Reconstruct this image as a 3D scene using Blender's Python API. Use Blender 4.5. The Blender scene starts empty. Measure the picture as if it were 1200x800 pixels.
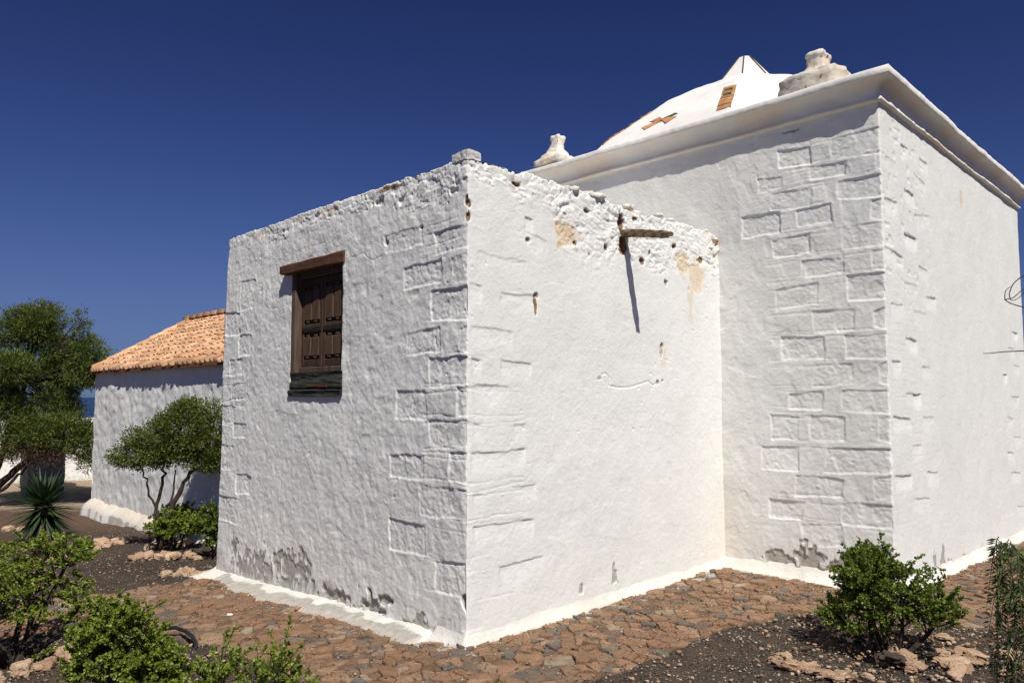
import bpy, math, random
import numpy as np
from mathutils import Vector, Matrix
random.seed(7); RNG=np.random.default_rng(11)
SC=bpy.context.scene; COL=SC.collection
R=math.radians
# ------------------------------------------------------------------ helpers
def tag(o,label=None,cat=None,group=None,kind=None):
    if label: o['label']=label
    if cat: o['category']=cat
    if group: o['group']=group
    if kind: o['kind']=kind
    return o
def empty(name,loc,label,cat,group=None):
    o=bpy.data.objects.new(name,None); COL.objects.link(o); o.location=loc
    o.empty_display_size=.1
    return tag(o,label,cat,group)
def place(o,parent=None):
    COL.objects.link(o)
    if parent is not None:
        o.parent=parent
        # mesh data is in world coordinates: undo the parent's offset
        off=Vector((0,0,0)); p=parent
        while p is not None: off+=p.location; p=p.parent
        o.location=-off
    return o
def npmesh(name,V,F,mats,parent=None,smooth=False,mi=None,attr=None,local=False):
    """V (n,3); F = list/array of faces (array => all same size)"""
    me=bpy.data.meshes.new(name)
    V=np.asarray(V,dtype=np.float32)
    me.vertices.add(len(V)); me.vertices.foreach_set('co',V.ravel())
    if isinstance(F,np.ndarray):
        k=F.shape[1]; n=len(F)
        me.loops.add(n*k); me.loops.foreach_set('vertex_index',F.astype(np.int32).ravel())
        me.polygons.add(n); me.polygons.foreach_set('loop_start',np.arange(0,n*k,k,dtype=np.int32))
    else:
        n=len(F); tot=np.array([len(f) for f in F],dtype=np.int32)
        flat=np.concatenate([np.asarray(f,dtype=np.int32) for f in F])
        me.loops.add(len(flat)); me.loops.foreach_set('vertex_index',flat)
        me.polygons.add(n); me.polygons.foreach_set('loop_start',np.concatenate([[0],np.cumsum(tot)[:-1]]).astype(np.int32))
    if not isinstance(mats,(list,tuple)): mats=[mats]
    for m in mats: me.materials.append(m)
    if mi is not None: me.polygons.foreach_set('material_index',np.asarray(mi,dtype=np.int32))
    me.polygons.foreach_set('use_smooth',np.full(n,smooth,dtype=bool))
    me.update(calc_edges=True); me.validate()
    if attr is not None:
        a=me.color_attributes.new('wear_bounce','FLOAT_COLOR','POINT')
        c=np.ones((len(V),4),dtype=np.float32); c[:,:3]=attr
        a.data.foreach_set('color',c.ravel())
    o=bpy.data.objects.new(name,me)
    if local:
        COL.objects.link(o)
        if parent is not None: o.parent=parent
        return o
    return place(o,parent)
class MB:
    def __init__(s): s.v=[];s.f=[];s.n=0;s.m=[]
    def add(s,V,F,m=0):
        V=np.asarray(V,dtype=float); s.v.append(V)
        for f in F: s.f.append([i+s.n for i in f]); s.m.append(m)
        s.n+=len(V)
    def box(s,x0,x1,y0,y1,z0,z1,m=0,rot=None,bev=0.0,jit=0.0):
        if bev>0:
            b=min(bev,(x1-x0)/2.5,(y1-y0)/2.5,(z1-z0)/2.5)
            # chamfered box: 24 verts
            c=np.array([(x0+x1)/2,(y0+y1)/2,(z0+z1)/2]); h=np.array([(x1-x0)/2,(y1-y0)/2,(z1-z0)/2])
            V=[];idx={}
            for sx in(-1,1):
                for sy in(-1,1):
                    for sz in(-1,1):
                        S=np.array([sx,sy,sz])
                        for a in range(3):
                            p=S*(h-b); p[a]=S[a]*h[a]; idx[(sx,sy,sz,a)]=len(V); V.append(c+p)
            F=[]
            for a in range(3):
                u,w=[(1,2),(2,0),(0,1)][a]
                for sg in(-1,1):
                    q=[]
                    for su,sw in((-1,-1),(1,-1),(1,1),(-1,1)):
                        k=[0,0,0];k[a]=sg;k[u]=su;k[w]=sw;q.append(idx[(k[0],k[1],k[2],a)])
                    F.append(q if sg>0 else q[::-1])
            for a in range(3): # edges parallel to axis a
                u,w=[(1,2),(2,0),(0,1)][a]
                for su in(-1,1):
                    for sw in(-1,1):
                        k0=[0,0,0];k0[a]=-1;k0[u]=su;k0[w]=sw;k1=list(k0);k1[a]=1
                        q=[idx[(*k0,u)],idx[(*k1,u)],idx[(*k1,w)],idx[(*k0,w)]]
                        F.append(q if su*sw<0 else q[::-1])
            for sx in(-1,1):
                for sy in(-1,1):
                    for sz in(-1,1):
                        q=[idx[(sx,sy,sz,0)],idx[(sx,sy,sz,1)],idx[(sx,sy,sz,2)]]
                        F.append(q if sx*sy*sz>0 else q[::-1])
            V=np.array(V)
        else:
            V=np.array([(x,y,z) for x in(x0,x1) for y in(y0,y1) for z in(z0,z1)],dtype=float)
            F=[(0,1,3,2),(4,6,7,5),(0,4,5,1),(2,3,7,6),(0,2,6,4),(1,5,7,3)]
        if jit: V=V+RNG.normal(0,jit,V.shape)
        if rot is not None:
            M,c=rot; V=(V-c)@np.array(M).T+c
        s.add(V,F,m)
    def tube(s,pts,rad,n=6,m=0,cap=True):
        P=np.asarray(pts,dtype=float); k=len(P)
        rad=np.broadcast_to(np.asarray(rad,dtype=float),(k,))
        T=np.gradient(P,axis=0); T/=np.linalg.norm(T,axis=1)[:,None]+1e-9
        up=np.array([0.13,0.21,0.97]); 
        if abs(T[0]@up)>.9: up=np.array([1.,.1,0])
        U=up-(up@T[0])*T[0]; U/=np.linalg.norm(U); V=[]
        for i in range(k):
            U=U-(U@T[i])*T[i]; U/=np.linalg.norm(U)+1e-9; W=np.cross(T[i],U)
            a=np.arange(n)*2*math.pi/n
            V.append(P[i]+rad[i]*(np.cos(a)[:,None]*U+np.sin(a)[:,None]*W))
        F=[]
        for i in range(k-1):
            for j in range(n):
                a=i*n+j;b=i*n+(j+1)%n; F.append((a,b,b+n,a+n))
        if cap: F.append(tuple(range(n))[::-1]); F.append(tuple((k-1)*n+j for j in range(n)))
        s.add(np.concatenate(V),F,m)
    def build(s,name,mats,parent=None,smooth=False,local=False):
        return npmesh(name,np.concatenate(s.v),s.f,mats,parent,smooth,s.m if isinstance(mats,(list,tuple)) else None,local=local)
# ------------------------------------------------------------------ numpy noise
def h3(x,y,z,s=0):
    x=x.astype(np.uint32);y=y.astype(np.uint32);z=z.astype(np.uint32)
    n=x*np.uint32(374761393)+y*np.uint32(668265263)+z*np.uint32(2147483647)+np.uint32(s*144665+1013)
    n=(n^(n>>np.uint32(13)))*np.uint32(1274126177); n=n^(n>>np.uint32(16)); n=n*np.uint32(2246822519); n^=n>>np.uint32(15)
    return n.astype(np.float64)/4294967295.0
def vn(P,s=0):
    I=np.floor(P).astype(np.int64); f=P-I; f=f*f*f*(f*(f*6-15)+10); r=0
    for dx in(0,1):
        for dy in(0,1):
            for dz in(0,1):
                w=(f[:,0] if dx else 1-f[:,0])*(f[:,1] if dy else 1-f[:,1])*(f[:,2] if dz else 1-f[:,2])
                r=r+w*h3((I[:,0]+dx)&0xffff,(I[:,1]+dy)&0xffff,(I[:,2]+dz)&0xffff,s)
    return r*2-1
def fbm(P,o=3,s=0,g=.5):
    r=0;a=1
    for i in range(o): r=r+a*vn(P*(2.03**i)+17.3*i,s+i); a*=g
    return r
def worley(P,s=0):
    I=np.floor(P).astype(np.int64); F1=np.full(len(P),9.);F2=np.full(len(P),9.);ID=np.zeros(len(P))
    for dx in(-1,0,1):
        for dy in(-1,0,1):
            for dz in(-1,0,1):
                J=(I+[dx,dy,dz]); a=J&0xffff
                q=J+.5+.8*(np.stack([h3(a[:,0],a[:,1],a[:,2],s+k) for k in(1,2,3)],1)-.5)
                d=np.linalg.norm(P-q,axis=1); i_=h3(a[:,0],a[:,1],a[:,2],s+4)
                m=d<F1; F2=np.where(m,F1,np.minimum(F2,d)); ID=np.where(m,i_,ID); F1=np.where(m,d,F1)
    return F1,F2,ID
def ss(a,b,x): t=np.clip((x-a)/(b-a),0,1); return t*t*(3-2*t)
# ------------------------------------------------------------------ materials
def mat(name):
    m=bpy.data.materials.new(name); m.use_nodes=True; nt=m.node_tree; nt.nodes.clear()
    o=nt.nodes.new('ShaderNodeOutputMaterial'); p=nt.nodes.new('ShaderNodeBsdfPrincipled'); nt.links.new(p.outputs[0],o.inputs[0])
    return m,nt,p
class NT:
    def __init__(s,nt): s.t=nt
    def n(s,k,**kw):
        nd=s.t.nodes.new(k)
        for a,b in kw.items():
            if a.startswith('i_'):
                key=a[2:]; key=int(key) if key.isdigit() else key.replace('_',' ')
                nd.inputs[key].default_value=b
            else: setattr(nd,a,b)
        return nd
    def l(s,a,b): s.t.links.new(a,b)
    def pos(s): return s.n('ShaderNodeNewGeometry').outputs['Position']
    def obj(s): return s.n('ShaderNodeTexCoord').outputs['Object']
    def noise(s,vec,scale,detail=4,rough=.6,dist=0):
        nd=s.n('ShaderNodeTexNoise'); nd.inputs['Scale'].default_value=scale; nd.inputs['Detail'].default_value=detail; nd.inputs['Roughness'].default_value=rough; nd.inputs['Distortion'].default_value=dist
        s.l(vec,nd.inputs['Vector']); return nd.outputs['Fac']
    def ramp(s,fac,stops):
        nd=s.n('ShaderNodeValToRGB'); e=nd.color_ramp.elements
        while len(e)<len(stops): e.new(.5)
        for x,(p,c) in zip(e,stops): x.position=p; x.color=(c,c,c,1) if not isinstance(c,tuple) else (*c,1)
        s.l(fac,nd.inputs[0]); return nd.outputs[0]
    def mix(s,fac,a,b,mode='MIX'):
        nd=s.n('ShaderNodeMix',data_type='RGBA',blend_type=mode)
        for v,i in((fac,0),(a,6),(b,7)):
            if hasattr(v,'links'): s.l(v,nd.inputs[i])
            elif isinstance(v,tuple): nd.inputs[i].default_value=(*v,1)
            else: nd.inputs[i].default_value=v
        return nd.outputs[2]
    def math(s,op,a,b=0):
        nd=s.n('ShaderNodeMath',operation=op)
        for v,i in((a,0),(b,1)):
            if hasattr(v,'links'): s.l(v,nd.inputs[i])
            else: nd.inputs[i].default_value=v
        return nd.outputs[0]
    def bump(s,h,st,dist,prev=None):
        nd=s.n('ShaderNodeBump'); nd.inputs['Strength'].default_value=st; nd.inputs['Distance'].default_value=dist
        s.l(h,nd.inputs['Height'])
        if prev is not None: s.l(prev,nd.inputs['Normal'])
        return nd.outputs[0]
def m_whitewash(name,wear_bounce=True,base=(.79,.79,.755),b2=(.73,.735,.705),bs=1.0):
    m,nt,p=mat(name); g=NT(nt); P=g.pos()
    c=g.mix(g.ramp(g.noise(P,1.3,6,.65),[(.38,0.),(.66,1.)]),base,b2)
    c=g.mix(g.ramp(g.noise(P,7,5,.7),[(.5,0.),(.72,.5)]),c,tuple(v*.93 for v in b2))
    c=g.mix(g.ramp(g.noise(P,60,3,.7),[(.62,0.),(.8,.35)]),c,(.60,.58,.54))
    if wear_bounce:
        at=g.n('ShaderNodeVertexColor',layer_name='wear_bounce'); sp=g.n('ShaderNodeSeparateColor'); g.l(at.outputs[0],sp.inputs[0])  # channels: dirt, ochre for stains and painted bounce light, bare stone
        fine=g.noise(P,24,6,.75)
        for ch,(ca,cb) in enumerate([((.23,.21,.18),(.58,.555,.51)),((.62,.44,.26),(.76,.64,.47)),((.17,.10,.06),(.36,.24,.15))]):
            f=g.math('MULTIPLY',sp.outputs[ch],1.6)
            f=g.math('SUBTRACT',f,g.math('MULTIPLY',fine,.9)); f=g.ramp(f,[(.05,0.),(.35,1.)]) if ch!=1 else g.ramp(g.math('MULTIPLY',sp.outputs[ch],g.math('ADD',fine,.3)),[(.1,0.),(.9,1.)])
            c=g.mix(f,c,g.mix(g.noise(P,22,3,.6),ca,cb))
    g.l(c,p.inputs['Base Color']); p.inputs['Roughness'].default_value=.95; p.inputs['Specular IOR Level'].default_value=.15
    n1=g.bump(g.noise(P,32,6,.7),.55*bs,.011)
    n2=g.bump(g.noise(P,120,4,.65),.45*bs,.004,n1)
    g.l(n2,p.inputs['Normal']); return m
def m_simple(name,ca,cb,scale=8,rough=.9,bs=.3,bd=.01,spec=.2,isl=0.0,stretch=None,detail=5):
    m,nt,p=mat(name); g=NT(nt); P=g.obj()
    if stretch:
        mp=g.n('ShaderNodeMapping'); mp.inputs['Scale'].default_value=stretch; g.l(P,mp.inputs[0]); P=mp.outputs[0]
    nz=g.noise(P,scale,detail,.65)
    c=g.mix(g.ramp(nz,[(.32,0.),(.68,1.)]),ca,cb)
    if isl:
        ri=g.n('ShaderNodeNewGeometry').outputs['Random Per Island']
        hv=g.n('ShaderNodeHueSaturation'); g.l(c,hv.inputs['Color']); g.l(g.math('ADD',g.math('MULTIPLY',ri,isl*2),1-isl),hv.inputs['Value']); c=hv.outputs[0]
    g.l(c,p.inputs['Base Color']); p.inputs['Roughness'].default_value=rough; p.inputs['Specular IOR Level'].default_value=spec
    g.l(g.bump(g.noise(P,scale*3,5,.65),bs,bd),p.inputs['Normal']); return m
def m_leaf(name,dark,light,tip=None,trans=.35,scale=6,rough=.45):
    m=bpy.data.materials.new(name); m.use_nodes=True; nt=m.node_tree; nt.nodes.clear(); g=NT(nt)
    o=g.n('ShaderNodeOutputMaterial'); p=g.n('ShaderNodeBsdfPrincipled'); t=g.n('ShaderNodeBsdfTranslucent'); mx=g.n('ShaderNodeMixShader'); mx.inputs[0].default_value=trans
    ri=g.n('ShaderNodeNewGeometry').outputs['Random Per Island']
    f=g.mix(.55,g.noise(g.pos(),scale,3,.6),ri)
    c=g.mix(g.ramp(f,[(.3,0.),(.7,1.)]),dark,light)
    if tip: c=g.mix(g.ramp(ri,[(.93,0.),(.97,1.)]),c,tip)
    g.l(c,p.inputs['Base Color']); p.inputs['Roughness'].default_value=rough; p.inputs['Specular IOR Level'].default_value=.35
    c2=g.mix(1.0,c,(1.25,1.3,.5),'MULTIPLY'); g.l(c2,t.inputs['Color'])
    g.l(p.outputs[0],mx.inputs[1]); g.l(t.outputs[0],mx.inputs[2]); g.l(mx.outputs[0],o.inputs[0]); return m
M={}
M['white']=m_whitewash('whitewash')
M['white2']=m_whitewash('whitewash_smooth',True,(.80,.78,.74),(.72,.70,.66),.7)
M['skirting']=m_whitewash('skirting_plaster',True,(.755,.745,.695),(.64,.61,.55),1.2)
M['masonry']=m_whitewash('bare_masonry',True,(.75,.72,.65),(.62,.57,.49),1.6)
M['oldstone']=m_simple('weathered_block',(.42,.38,.33),(.72,.70,.66),14,.95,.6,.012)
M['cap']=m_simple('cap_block',(.62,.61,.58),(.78,.775,.75),16,.95,.6,.012)
M['rubble']=m_simple('whitewashed_rubble',(.55,.50,.43),(.80,.78,.74),16,.95,.6,.012,.15,.12)
M['panelwood']=m_simple('panel_wood',(.055,.033,.021),(.14,.09,.058),9,.8,.6,.005,.2,.2,(4,4,.5))
M['tileline']=m_simple('dark_tile_edge',(.05,.04,.03),(.14,.09,.06),18,.85,.4,.004)
M['wood_red']=m_simple('lintel_wood',(.055,.026,.017),(.14,.065,.04),7,.85,.6,.01,.2,0,(1,.25,4))
M['wood_dark']=m_simple('shutter_wood',(.04,.022,.014),(.10,.06,.038),9,.8,.6,.006,.2,.25,(4,4,.5))
M['wood_frame']=m_simple('frame_wood',(.06,.042,.03),(.14,.10,.07),9,.85,.6,.006,.2,.15,(4,4,.5))
M['wood_sill']=m_simple('sill_wood',(.016,.018,.016),(.06,.060,.050),5,.9,1.,.02,.2,0,(2,1.,2.5))
M['rustpatch']=m_simple('sill_bare_wood',(.07,.03,.018),(.12,.055,.03),9,.85,.5,.006)
M['beam']=m_simple('beam_wood',(.09,.055,.03),(.26,.19,.12),8,.85,.8,.012,.2,0,(5,.6,5))
M['iron']=m_simple('black_iron',(.012,.011,.010),(.03,.026,.022),20,.6,.3,.004)
M['tilebrown']=m_simple('brown_stone_inlay',(.30,.14,.065),(.50,.27,.13),18,.85,.4,.006,.2,.3)
M['tilegreen']=m_simple('green_glazed_inlay',(.04,.075,.03),(.10,.15,.07),20,.4,.2,.004,.5,.3)
M['rooftile']=m_simple('clay_tile',(.40,.20,.10),(.64,.41,.25),3.5,.9,.4,.01,.15,.30)
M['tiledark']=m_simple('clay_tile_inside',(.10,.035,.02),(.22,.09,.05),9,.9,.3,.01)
M['rock']=m_simple('tan_rock',(.42,.26,.16),(.66,.49,.34),7,.92,.7,.02,.15,.2)
M['rock_dark']=m_simple('dark_rock',(.05,.04,.035),(.10,.075,.06),9,.85,.6,.015)
M['bark']=m_simple('bark',(.07,.05,.035),(.17,.125,.09),14,.9,.8,.02,.15,0,(1,1,.3))
M['barkdark']=m_simple('bark_dark',(.03,.022,.016),(.08,.06,.045),14,.9,.8,.02)
M['hose']=m_simple('black_hose',(.012,.012,.013),(.022,.022,.024),10,.45,.1,.004,.5)
M['pillar']=m_simple('pillar_stone',(.16,.15,.14),(.30,.28,.26),3,.95,.9,.05)
M['jade']=m_leaf('jade_leaf',(.10,.14,.016),(.25,.30,.048),None,.25,9)
M['jade2']=m_leaf('jade_leaf_deep',(.07,.105,.014),(.195,.25,.042),None,.25,9)
M['treeleaf']=m_leaf('tree_leaf',(.06,.082,.018),(.18,.21,.045),None,.3,2.5,.55)
M['darkleaf']=m_leaf('dark_tree_leaf',(.045,.068,.014),(.165,.205,.042),None,.3,1.6,.6)
M['deadleaf']=m_leaf('dead_twigs',(.06,.04,.02),(.14,.09,.05),None,.2,3,.8)
M['yucca']=m_leaf('yucca_leaf',(.016,.034,.014),(.045,.075,.028),None,.15,3,.5)
M['yucca_old']=m_simple('yucca_old_leaf',(.07,.05,.03),(.16,.12,.08),9,.9,.3)
M['pepper']=m_leaf('frond_leaf',(.04,.07,.022),(.12,.155,.045),None,.25,5,.5)
M['drybrush']=m_leaf('dry_brush',(.09,.085,.035),(.18,.16,.07),None,.2,1,.8)
nt=M['rock'].node_tree; g=NT(nt); p=[n for n in nt.nodes if n.type=='BSDF_PRINCIPLED'][0]; src=p.inputs['Base Color'].links[0].from_socket
oi=g.n('ShaderNodeObjectInfo'); c=g.mix(oi.outputs['Random'],g.mix(1.,src,(.85,.78,.74),'MULTIPLY'),g.mix(.4,src,(.72,.55,.38))); g.l(c,p.inputs['Base Color'])
# ------------------------------------------------------------------ terrain height
def G(x,y):
    x=np.asarray(x,dtype=float);y=np.asarray(y,dtype=float)
    z=-.043*np.clip(y,0,10)-.03*np.clip(x-3,0,6)
    d=np.hypot(x,y); return z-np.clip(d-60,0,1e9)*.045
def g1(x,y): return float(G(x,y))
QA=[
 [(0.955,2.812),(0.497,2.81),(0.475,2.677),(0.919,2.67)],
 [(0.361,2.733),(-0.015,2.743),(-0.016,2.582),(0.341,2.591)],
 [(0.704,2.527),(0.275,2.546),(0.255,2.384),(0.701,2.37)],
 [(0.157,2.525),(-0.017,2.548),(-0.018,2.354),(0.156,2.367)],
 [(0.384,2.326),(-0.018,2.331),(-0.02,2.099),(0.382,2.128)],
 [(0.655,2.055),(0.279,2.079),(0.277,1.909),(0.652,1.888)],
 [(0.074,2.048),(-0.02,2.07),(-0.021,1.879),(0.073,1.906)],
 [(0.397,1.866),(-0.013,1.857),(-0.014,1.684),(0.385,1.665)],
 [(0.76,1.637),(0.432,1.636),(0.42,1.441),(0.766,1.433)],
 [(0.097,1.662),(-0.022,1.661),(-0.024,1.467),(0.095,1.47)],
 [(0.401,1.435),(-0.024,1.434),(-0.025,1.268),(0.362,1.256)],
 [(0.163,1.22),(-0.025,1.224),(-0.026,1.033),(0.179,1.044)],
 [(0.834,1.177),(0.436,1.182),(0.433,1.018),(0.831,1.017)],
 [(0.48,0.985),(-0.01,0.988),(-0.011,0.792),(0.477,0.781)],
 [(0.836,0.711),(0.429,0.711),(0.426,0.51),(0.831,0.492)],
 [(0.316,0.493),(-0.013,0.516),(-0.014,0.312),(0.313,0.296)],
 [(3.354,2.722),(3.037,2.708),(3.066,2.434),(3.337,2.436)],
 [(3.672,2.431),(3.336,2.415),(3.323,2.204),(3.682,2.204)],
 [(3.346,2.195),(3.074,2.179),(3.085,1.987),(3.334,1.986)],
 [(3.52,1.95),(3.263,1.962),(3.254,1.808),(3.511,1.802)],
 [(3.481,1.707),(3.137,1.734),(3.129,1.582),(3.472,1.56)],
 [(3.771,1.505),(3.384,1.505),(3.41,1.332),(3.758,1.312)],
 [(3.42,1.332),(3.137,1.339),(3.13,1.209),(3.412,1.198)],
 [(3.76,1.12),(3.35,1.108),(3.337,0.894),(3.758,0.865)],
 [(3.312,0.855),(3.001,0.858),(3.012,0.68),(3.3,0.664)],
 [(3.761,0.611),(3.239,0.619),(3.224,0.381),(3.76,0.379)],
]
QC=[
 [(-1.116,3.856),(-1.535,3.871),(-1.535,3.632),(-1.101,3.686)],
 [(-0.625,3.866),(-0.934,3.832),(-0.93,3.676),(-0.631,3.703)],
 [(-0.909,3.652),(-1.237,3.636),(-1.233,3.514),(-0.916,3.543)],
 [(-1.485,3.653),(-1.536,3.66),(-1.539,3.503),(-1.48,3.516)],
 [(-1.159,3.463),(-1.546,3.465),(-1.539,3.267),(-1.154,3.312)],
 [(-0.429,3.634),(-0.659,3.616),(-0.656,3.517),(-0.426,3.501)],
 [(-0.552,3.477),(-0.933,3.461),(-0.918,3.289),(-0.548,3.316)],
 [(-0.258,3.305),(-0.63,3.301),(-0.635,3.101),(-0.252,3.099)],
 [(-0.79,3.273),(-1.098,3.29),(-1.111,3.121),(-0.786,3.126)],
 [(-1.437,3.25),(-1.539,3.258),(-1.533,3.068),(-1.431,3.086)],
 [(-1.174,3.063),(-1.54,3.049),(-1.534,2.861),(-1.194,2.863)],
 [(-0.55,3.034),(-0.907,3.049),(-0.906,2.875),(-0.567,2.872)],
 [(-0.816,2.809),(-1.192,2.798),(-1.197,2.667),(-0.822,2.654)],
 [(-1.43,2.812),(-1.55,2.831),(-1.552,2.652),(-1.434,2.657)],
 [(-1.214,2.628),(-1.542,2.626),(-1.543,2.403),(-1.216,2.415)],
 [(-0.569,2.573),(-0.964,2.6),(-0.959,2.41),(-0.564,2.385)],
 [(-0.909,2.348),(-1.267,2.346),(-1.261,2.155),(-0.913,2.158)],
 [(-1.422,2.298),(-1.541,2.341),(-1.543,2.155),(-1.426,2.172)],
 [(-0.608,2.137),(-1.006,2.114),(-1.0,1.928),(-0.613,1.932)],
 [(-1.18,2.114),(-1.541,2.111),(-1.542,1.908),(-1.182,1.921)],
 [(-0.924,1.874),(-1.243,1.873),(-1.237,1.701),(-0.889,1.677)],
 [(-1.44,1.85),(-1.542,1.899),(-1.543,1.689),(-1.46,1.699)],
 [(-0.664,1.621),(-0.973,1.639),(-0.968,1.481),(-0.66,1.487)],
 [(-1.138,1.648),(-1.541,1.645),(-1.535,1.454),(-1.132,1.474)],
 [(-0.487,1.426),(-0.751,1.421),(-0.741,1.213),(-0.491,1.202)],
 [(-0.853,1.433),(-1.157,1.42),(-1.151,1.22),(-0.847,1.217)],
 [(-1.434,1.417),(-1.541,1.419),(-1.534,1.219),(-1.436,1.224)],
 [(-0.396,1.14),(-0.743,1.137),(-0.737,0.939),(-0.391,0.925)],
 [(-0.995,1.15),(-1.541,1.168),(-1.537,0.969),(-0.961,0.936)],
 [(-0.703,0.899),(-1.123,0.894),(-1.118,0.741),(-0.697,0.71)],
 [(-1.375,0.914),(-1.533,0.952),(-1.529,0.745),(-1.377,0.748)],
 [(-0.466,0.66),(-0.783,0.663),(-0.75,0.51),(-0.462,0.496)],
 [(-1.098,0.694),(-1.528,0.711),(-1.526,0.523),(-1.11,0.507)],
 [(-0.749,0.473),(-1.101,0.506),(-1.122,0.331),(-0.762,0.28)],
]
LB_=[
 [0.068,2.568,0.564,2.557],
 [0.012,2.351,0.139,2.338],
 [0.303,2.309,0.644,2.32],
 [0.03,2.065,0.434,2.051],
 [0.031,1.848,0.13,1.848],
 [0.309,1.849,0.621,1.828],
 [0.551,2.793,0.797,2.746],
 [0.551,2.891,0.646,2.888],
 [0.05,1.673,0.388,1.662],
 [0.051,1.424,0.131,1.415],
 [0.434,1.411,0.57,1.407],
 [0.03,1.225,0.548,1.225],
 [0.421,0.976,0.666,0.979],
 [0.054,0.954,0.145,0.954],
 [0.066,0.752,0.639,0.736],
 [0.299,0.464,0.745,0.466],
]
LD_=[
 [3.385,3.637,3.685,3.65],
 [3.814,3.849,4.014,3.843],
 [4.326,3.836,4.572,3.837],
 [4.141,3.656,4.489,3.619],
 [3.864,3.456,4.144,3.44],
 [3.347,3.275,3.665,3.286],
 [4.145,3.268,4.568,3.321],
 [3.817,3.046,4.153,3.035],
 [3.303,2.853,3.778,2.818],
 [4.181,2.789,4.419,2.782],
 [3.766,2.601,4.121,2.597],
 [4.372,2.534,4.661,2.53],
 [3.407,2.384,3.716,2.393],
 [3.999,2.361,4.365,2.362],
 [3.749,2.105,4.058,2.094],
 [3.385,1.892,3.606,1.888],
 [4.168,1.874,4.414,1.862],
 [3.693,1.622,4.106,1.616],
 [3.354,1.431,3.815,1.404],
 [4.132,1.42,4.444,1.396],
 [3.821,1.174,4.064,1.163],
 [3.344,0.945,3.79,0.921],
 [4.192,0.921,4.516,0.893],
 [3.8,0.719,4.242,0.681],
 [7.747,2.409,8.097,2.406],
 [7.528,2.201,7.82,2.186],
 [7.777,1.986,8.115,1.985],
 [7.179,1.859,7.416,1.864],
 [7.62,1.595,7.996,1.588],
 [7.326,1.352,7.607,1.323],
 [7.62,1.109,8.007,1.077],
 [7.239,0.93,7.592,0.908],
 [7.386,0.687,7.866,0.653],
 [7.631,0.267,7.926,0.23],
]
# ------------------------------------------------------------------ masonry skins
LB=3.283; LC=-1.52
def blocks(P,u,z,quads,depth,edge=.006,rim=.0025,fade=False):
    """recessed quoin blocks; quads are 4 corners (u,z)"""
    h=np.zeros(len(u)); ins=np.zeros(len(u))
    wob=.010*vn(P*9,51)+.004*vn(P*31,52)
    for k,q in enumerate(quads):
        q=np.array(q); c=q.mean(0); r=np.abs(q-c).max(0)+.06
        m=(np.abs(u-c[0])<r[0])&(np.abs(z-c[1])<r[1])
        if not m.any(): continue
        uu=u[m]+wob[m]; zz=z[m]+wob[m]*.8; D=np.full(m.sum(),9.)
        area=0
        for i in range(4): a=q[i];b=q[(i+1)%4]; area+=a[0]*b[1]-b[0]*a[1]
        sg=1 if area>0 else -1
        for i in range(4):
            a=q[i];b=q[(i+1)%4];e=b-a;L=np.hypot(*e)
            D=np.minimum(D,sg*(e[0]*(zz-a[1])-e[1]*(uu-a[0]))/L)
        dk=depth*(.55+.9*((k*37)%10)/10)*(.55+.45*ss(-.5,.3,vn(np.stack([uu*5,zz*5,np.full(len(uu),k*3.)],1),53)))
        t=ss(-edge,edge,D)
        if fade:
            zt_=q[:,1].max(); sl=(q[1,1]-q[0,1])/(q[1,0]-q[0,0]+1e-9); dd=(q[0,1]+sl*(uu-q[0,0]))-zz; t=t*ss(.15,.015,dd)*ss(-.004,.02,np.minimum(uu-q[:,0].min(),q[:,0].max()-uu))
        h[m]+=-dk*t+rim*(0 if fade else 1)*np.exp(-((D+.012)/.010)**2); ins[m]=np.maximum(ins[m],t)
    return h,ins
_WC={}
def wobble(P,key):
    if key not in _WC:
        _WC.clear(); _WC[key]=(.012*vn(P*7,500),.010*vn(P*7,503)+.003*vn(P*30,504),vn(P*3.3,507))
    return _WC[key]
def groove(u,z,P,pts,width,depth,key='a',mask=0.):
    wu,wz,wm=wobble(P,(key,len(u))); h=np.zeros(len(u))
    for a,b in zip(pts[:-1],pts[1:]):
        sel=np.where((u>min(a[0],b[0])-.06)&(u<max(a[0],b[0])+.06)&(z>min(a[1],b[1])-.06)&(z<max(a[1],b[1])+.06))[0]
        if not len(sel): continue
        dx,dz=b[0]-a[0],b[1]-a[1]; L2=dx*dx+dz*dz; uu=u[sel]+wu[sel]; zz=z[sel]+wz[sel]; t=np.clip(((uu-a[0])*dx+(zz-a[1])*dz)/L2,0,1)
        d=np.hypot(uu-a[0]-t*dx,zz-a[1]-t*dz); m=ss(width,width*.3,d)*(ss(-mask,mask,wm[sel]) if mask else 1)
        h[sel]=np.minimum(h[sel],-depth*m)
    return h
def joints(u,z,P,quads,lim,key):
    h=np.zeros(len(u))
    for k,q in enumerate(quads):
        q=np.array(q); c=q[:,0].mean()
        for (za,zb) in ((q[0,1],q[1,1]),(q[3,1],q[2,1])):
            near=min(lim,key=lambda l:abs(sum(l)/2-c)); h=np.minimum(h,groove(u,z,P,[(near[0],(za+zb)/2),(near[1],(za+zb)/2+.01*((k*7)%5-2))],.007,.0032,key,.35))
    return h
CRACK=[(1.41,1.76),(1.47,1.78),(1.52,1.74),(1.51,1.68),(1.62,1.665),(1.8,1.67),(1.95,1.70),(2.05,1.72),(2.12,1.69),(2.2,1.71)]
def ledges(lines,hgt,uflip=1):
    out=[]
    for a in lines: out.append([(a[0],a[1]),(a[2],a[3]),(a[2],a[3]-hgt),(a[0],a[1]-hgt)])
    return out
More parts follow.
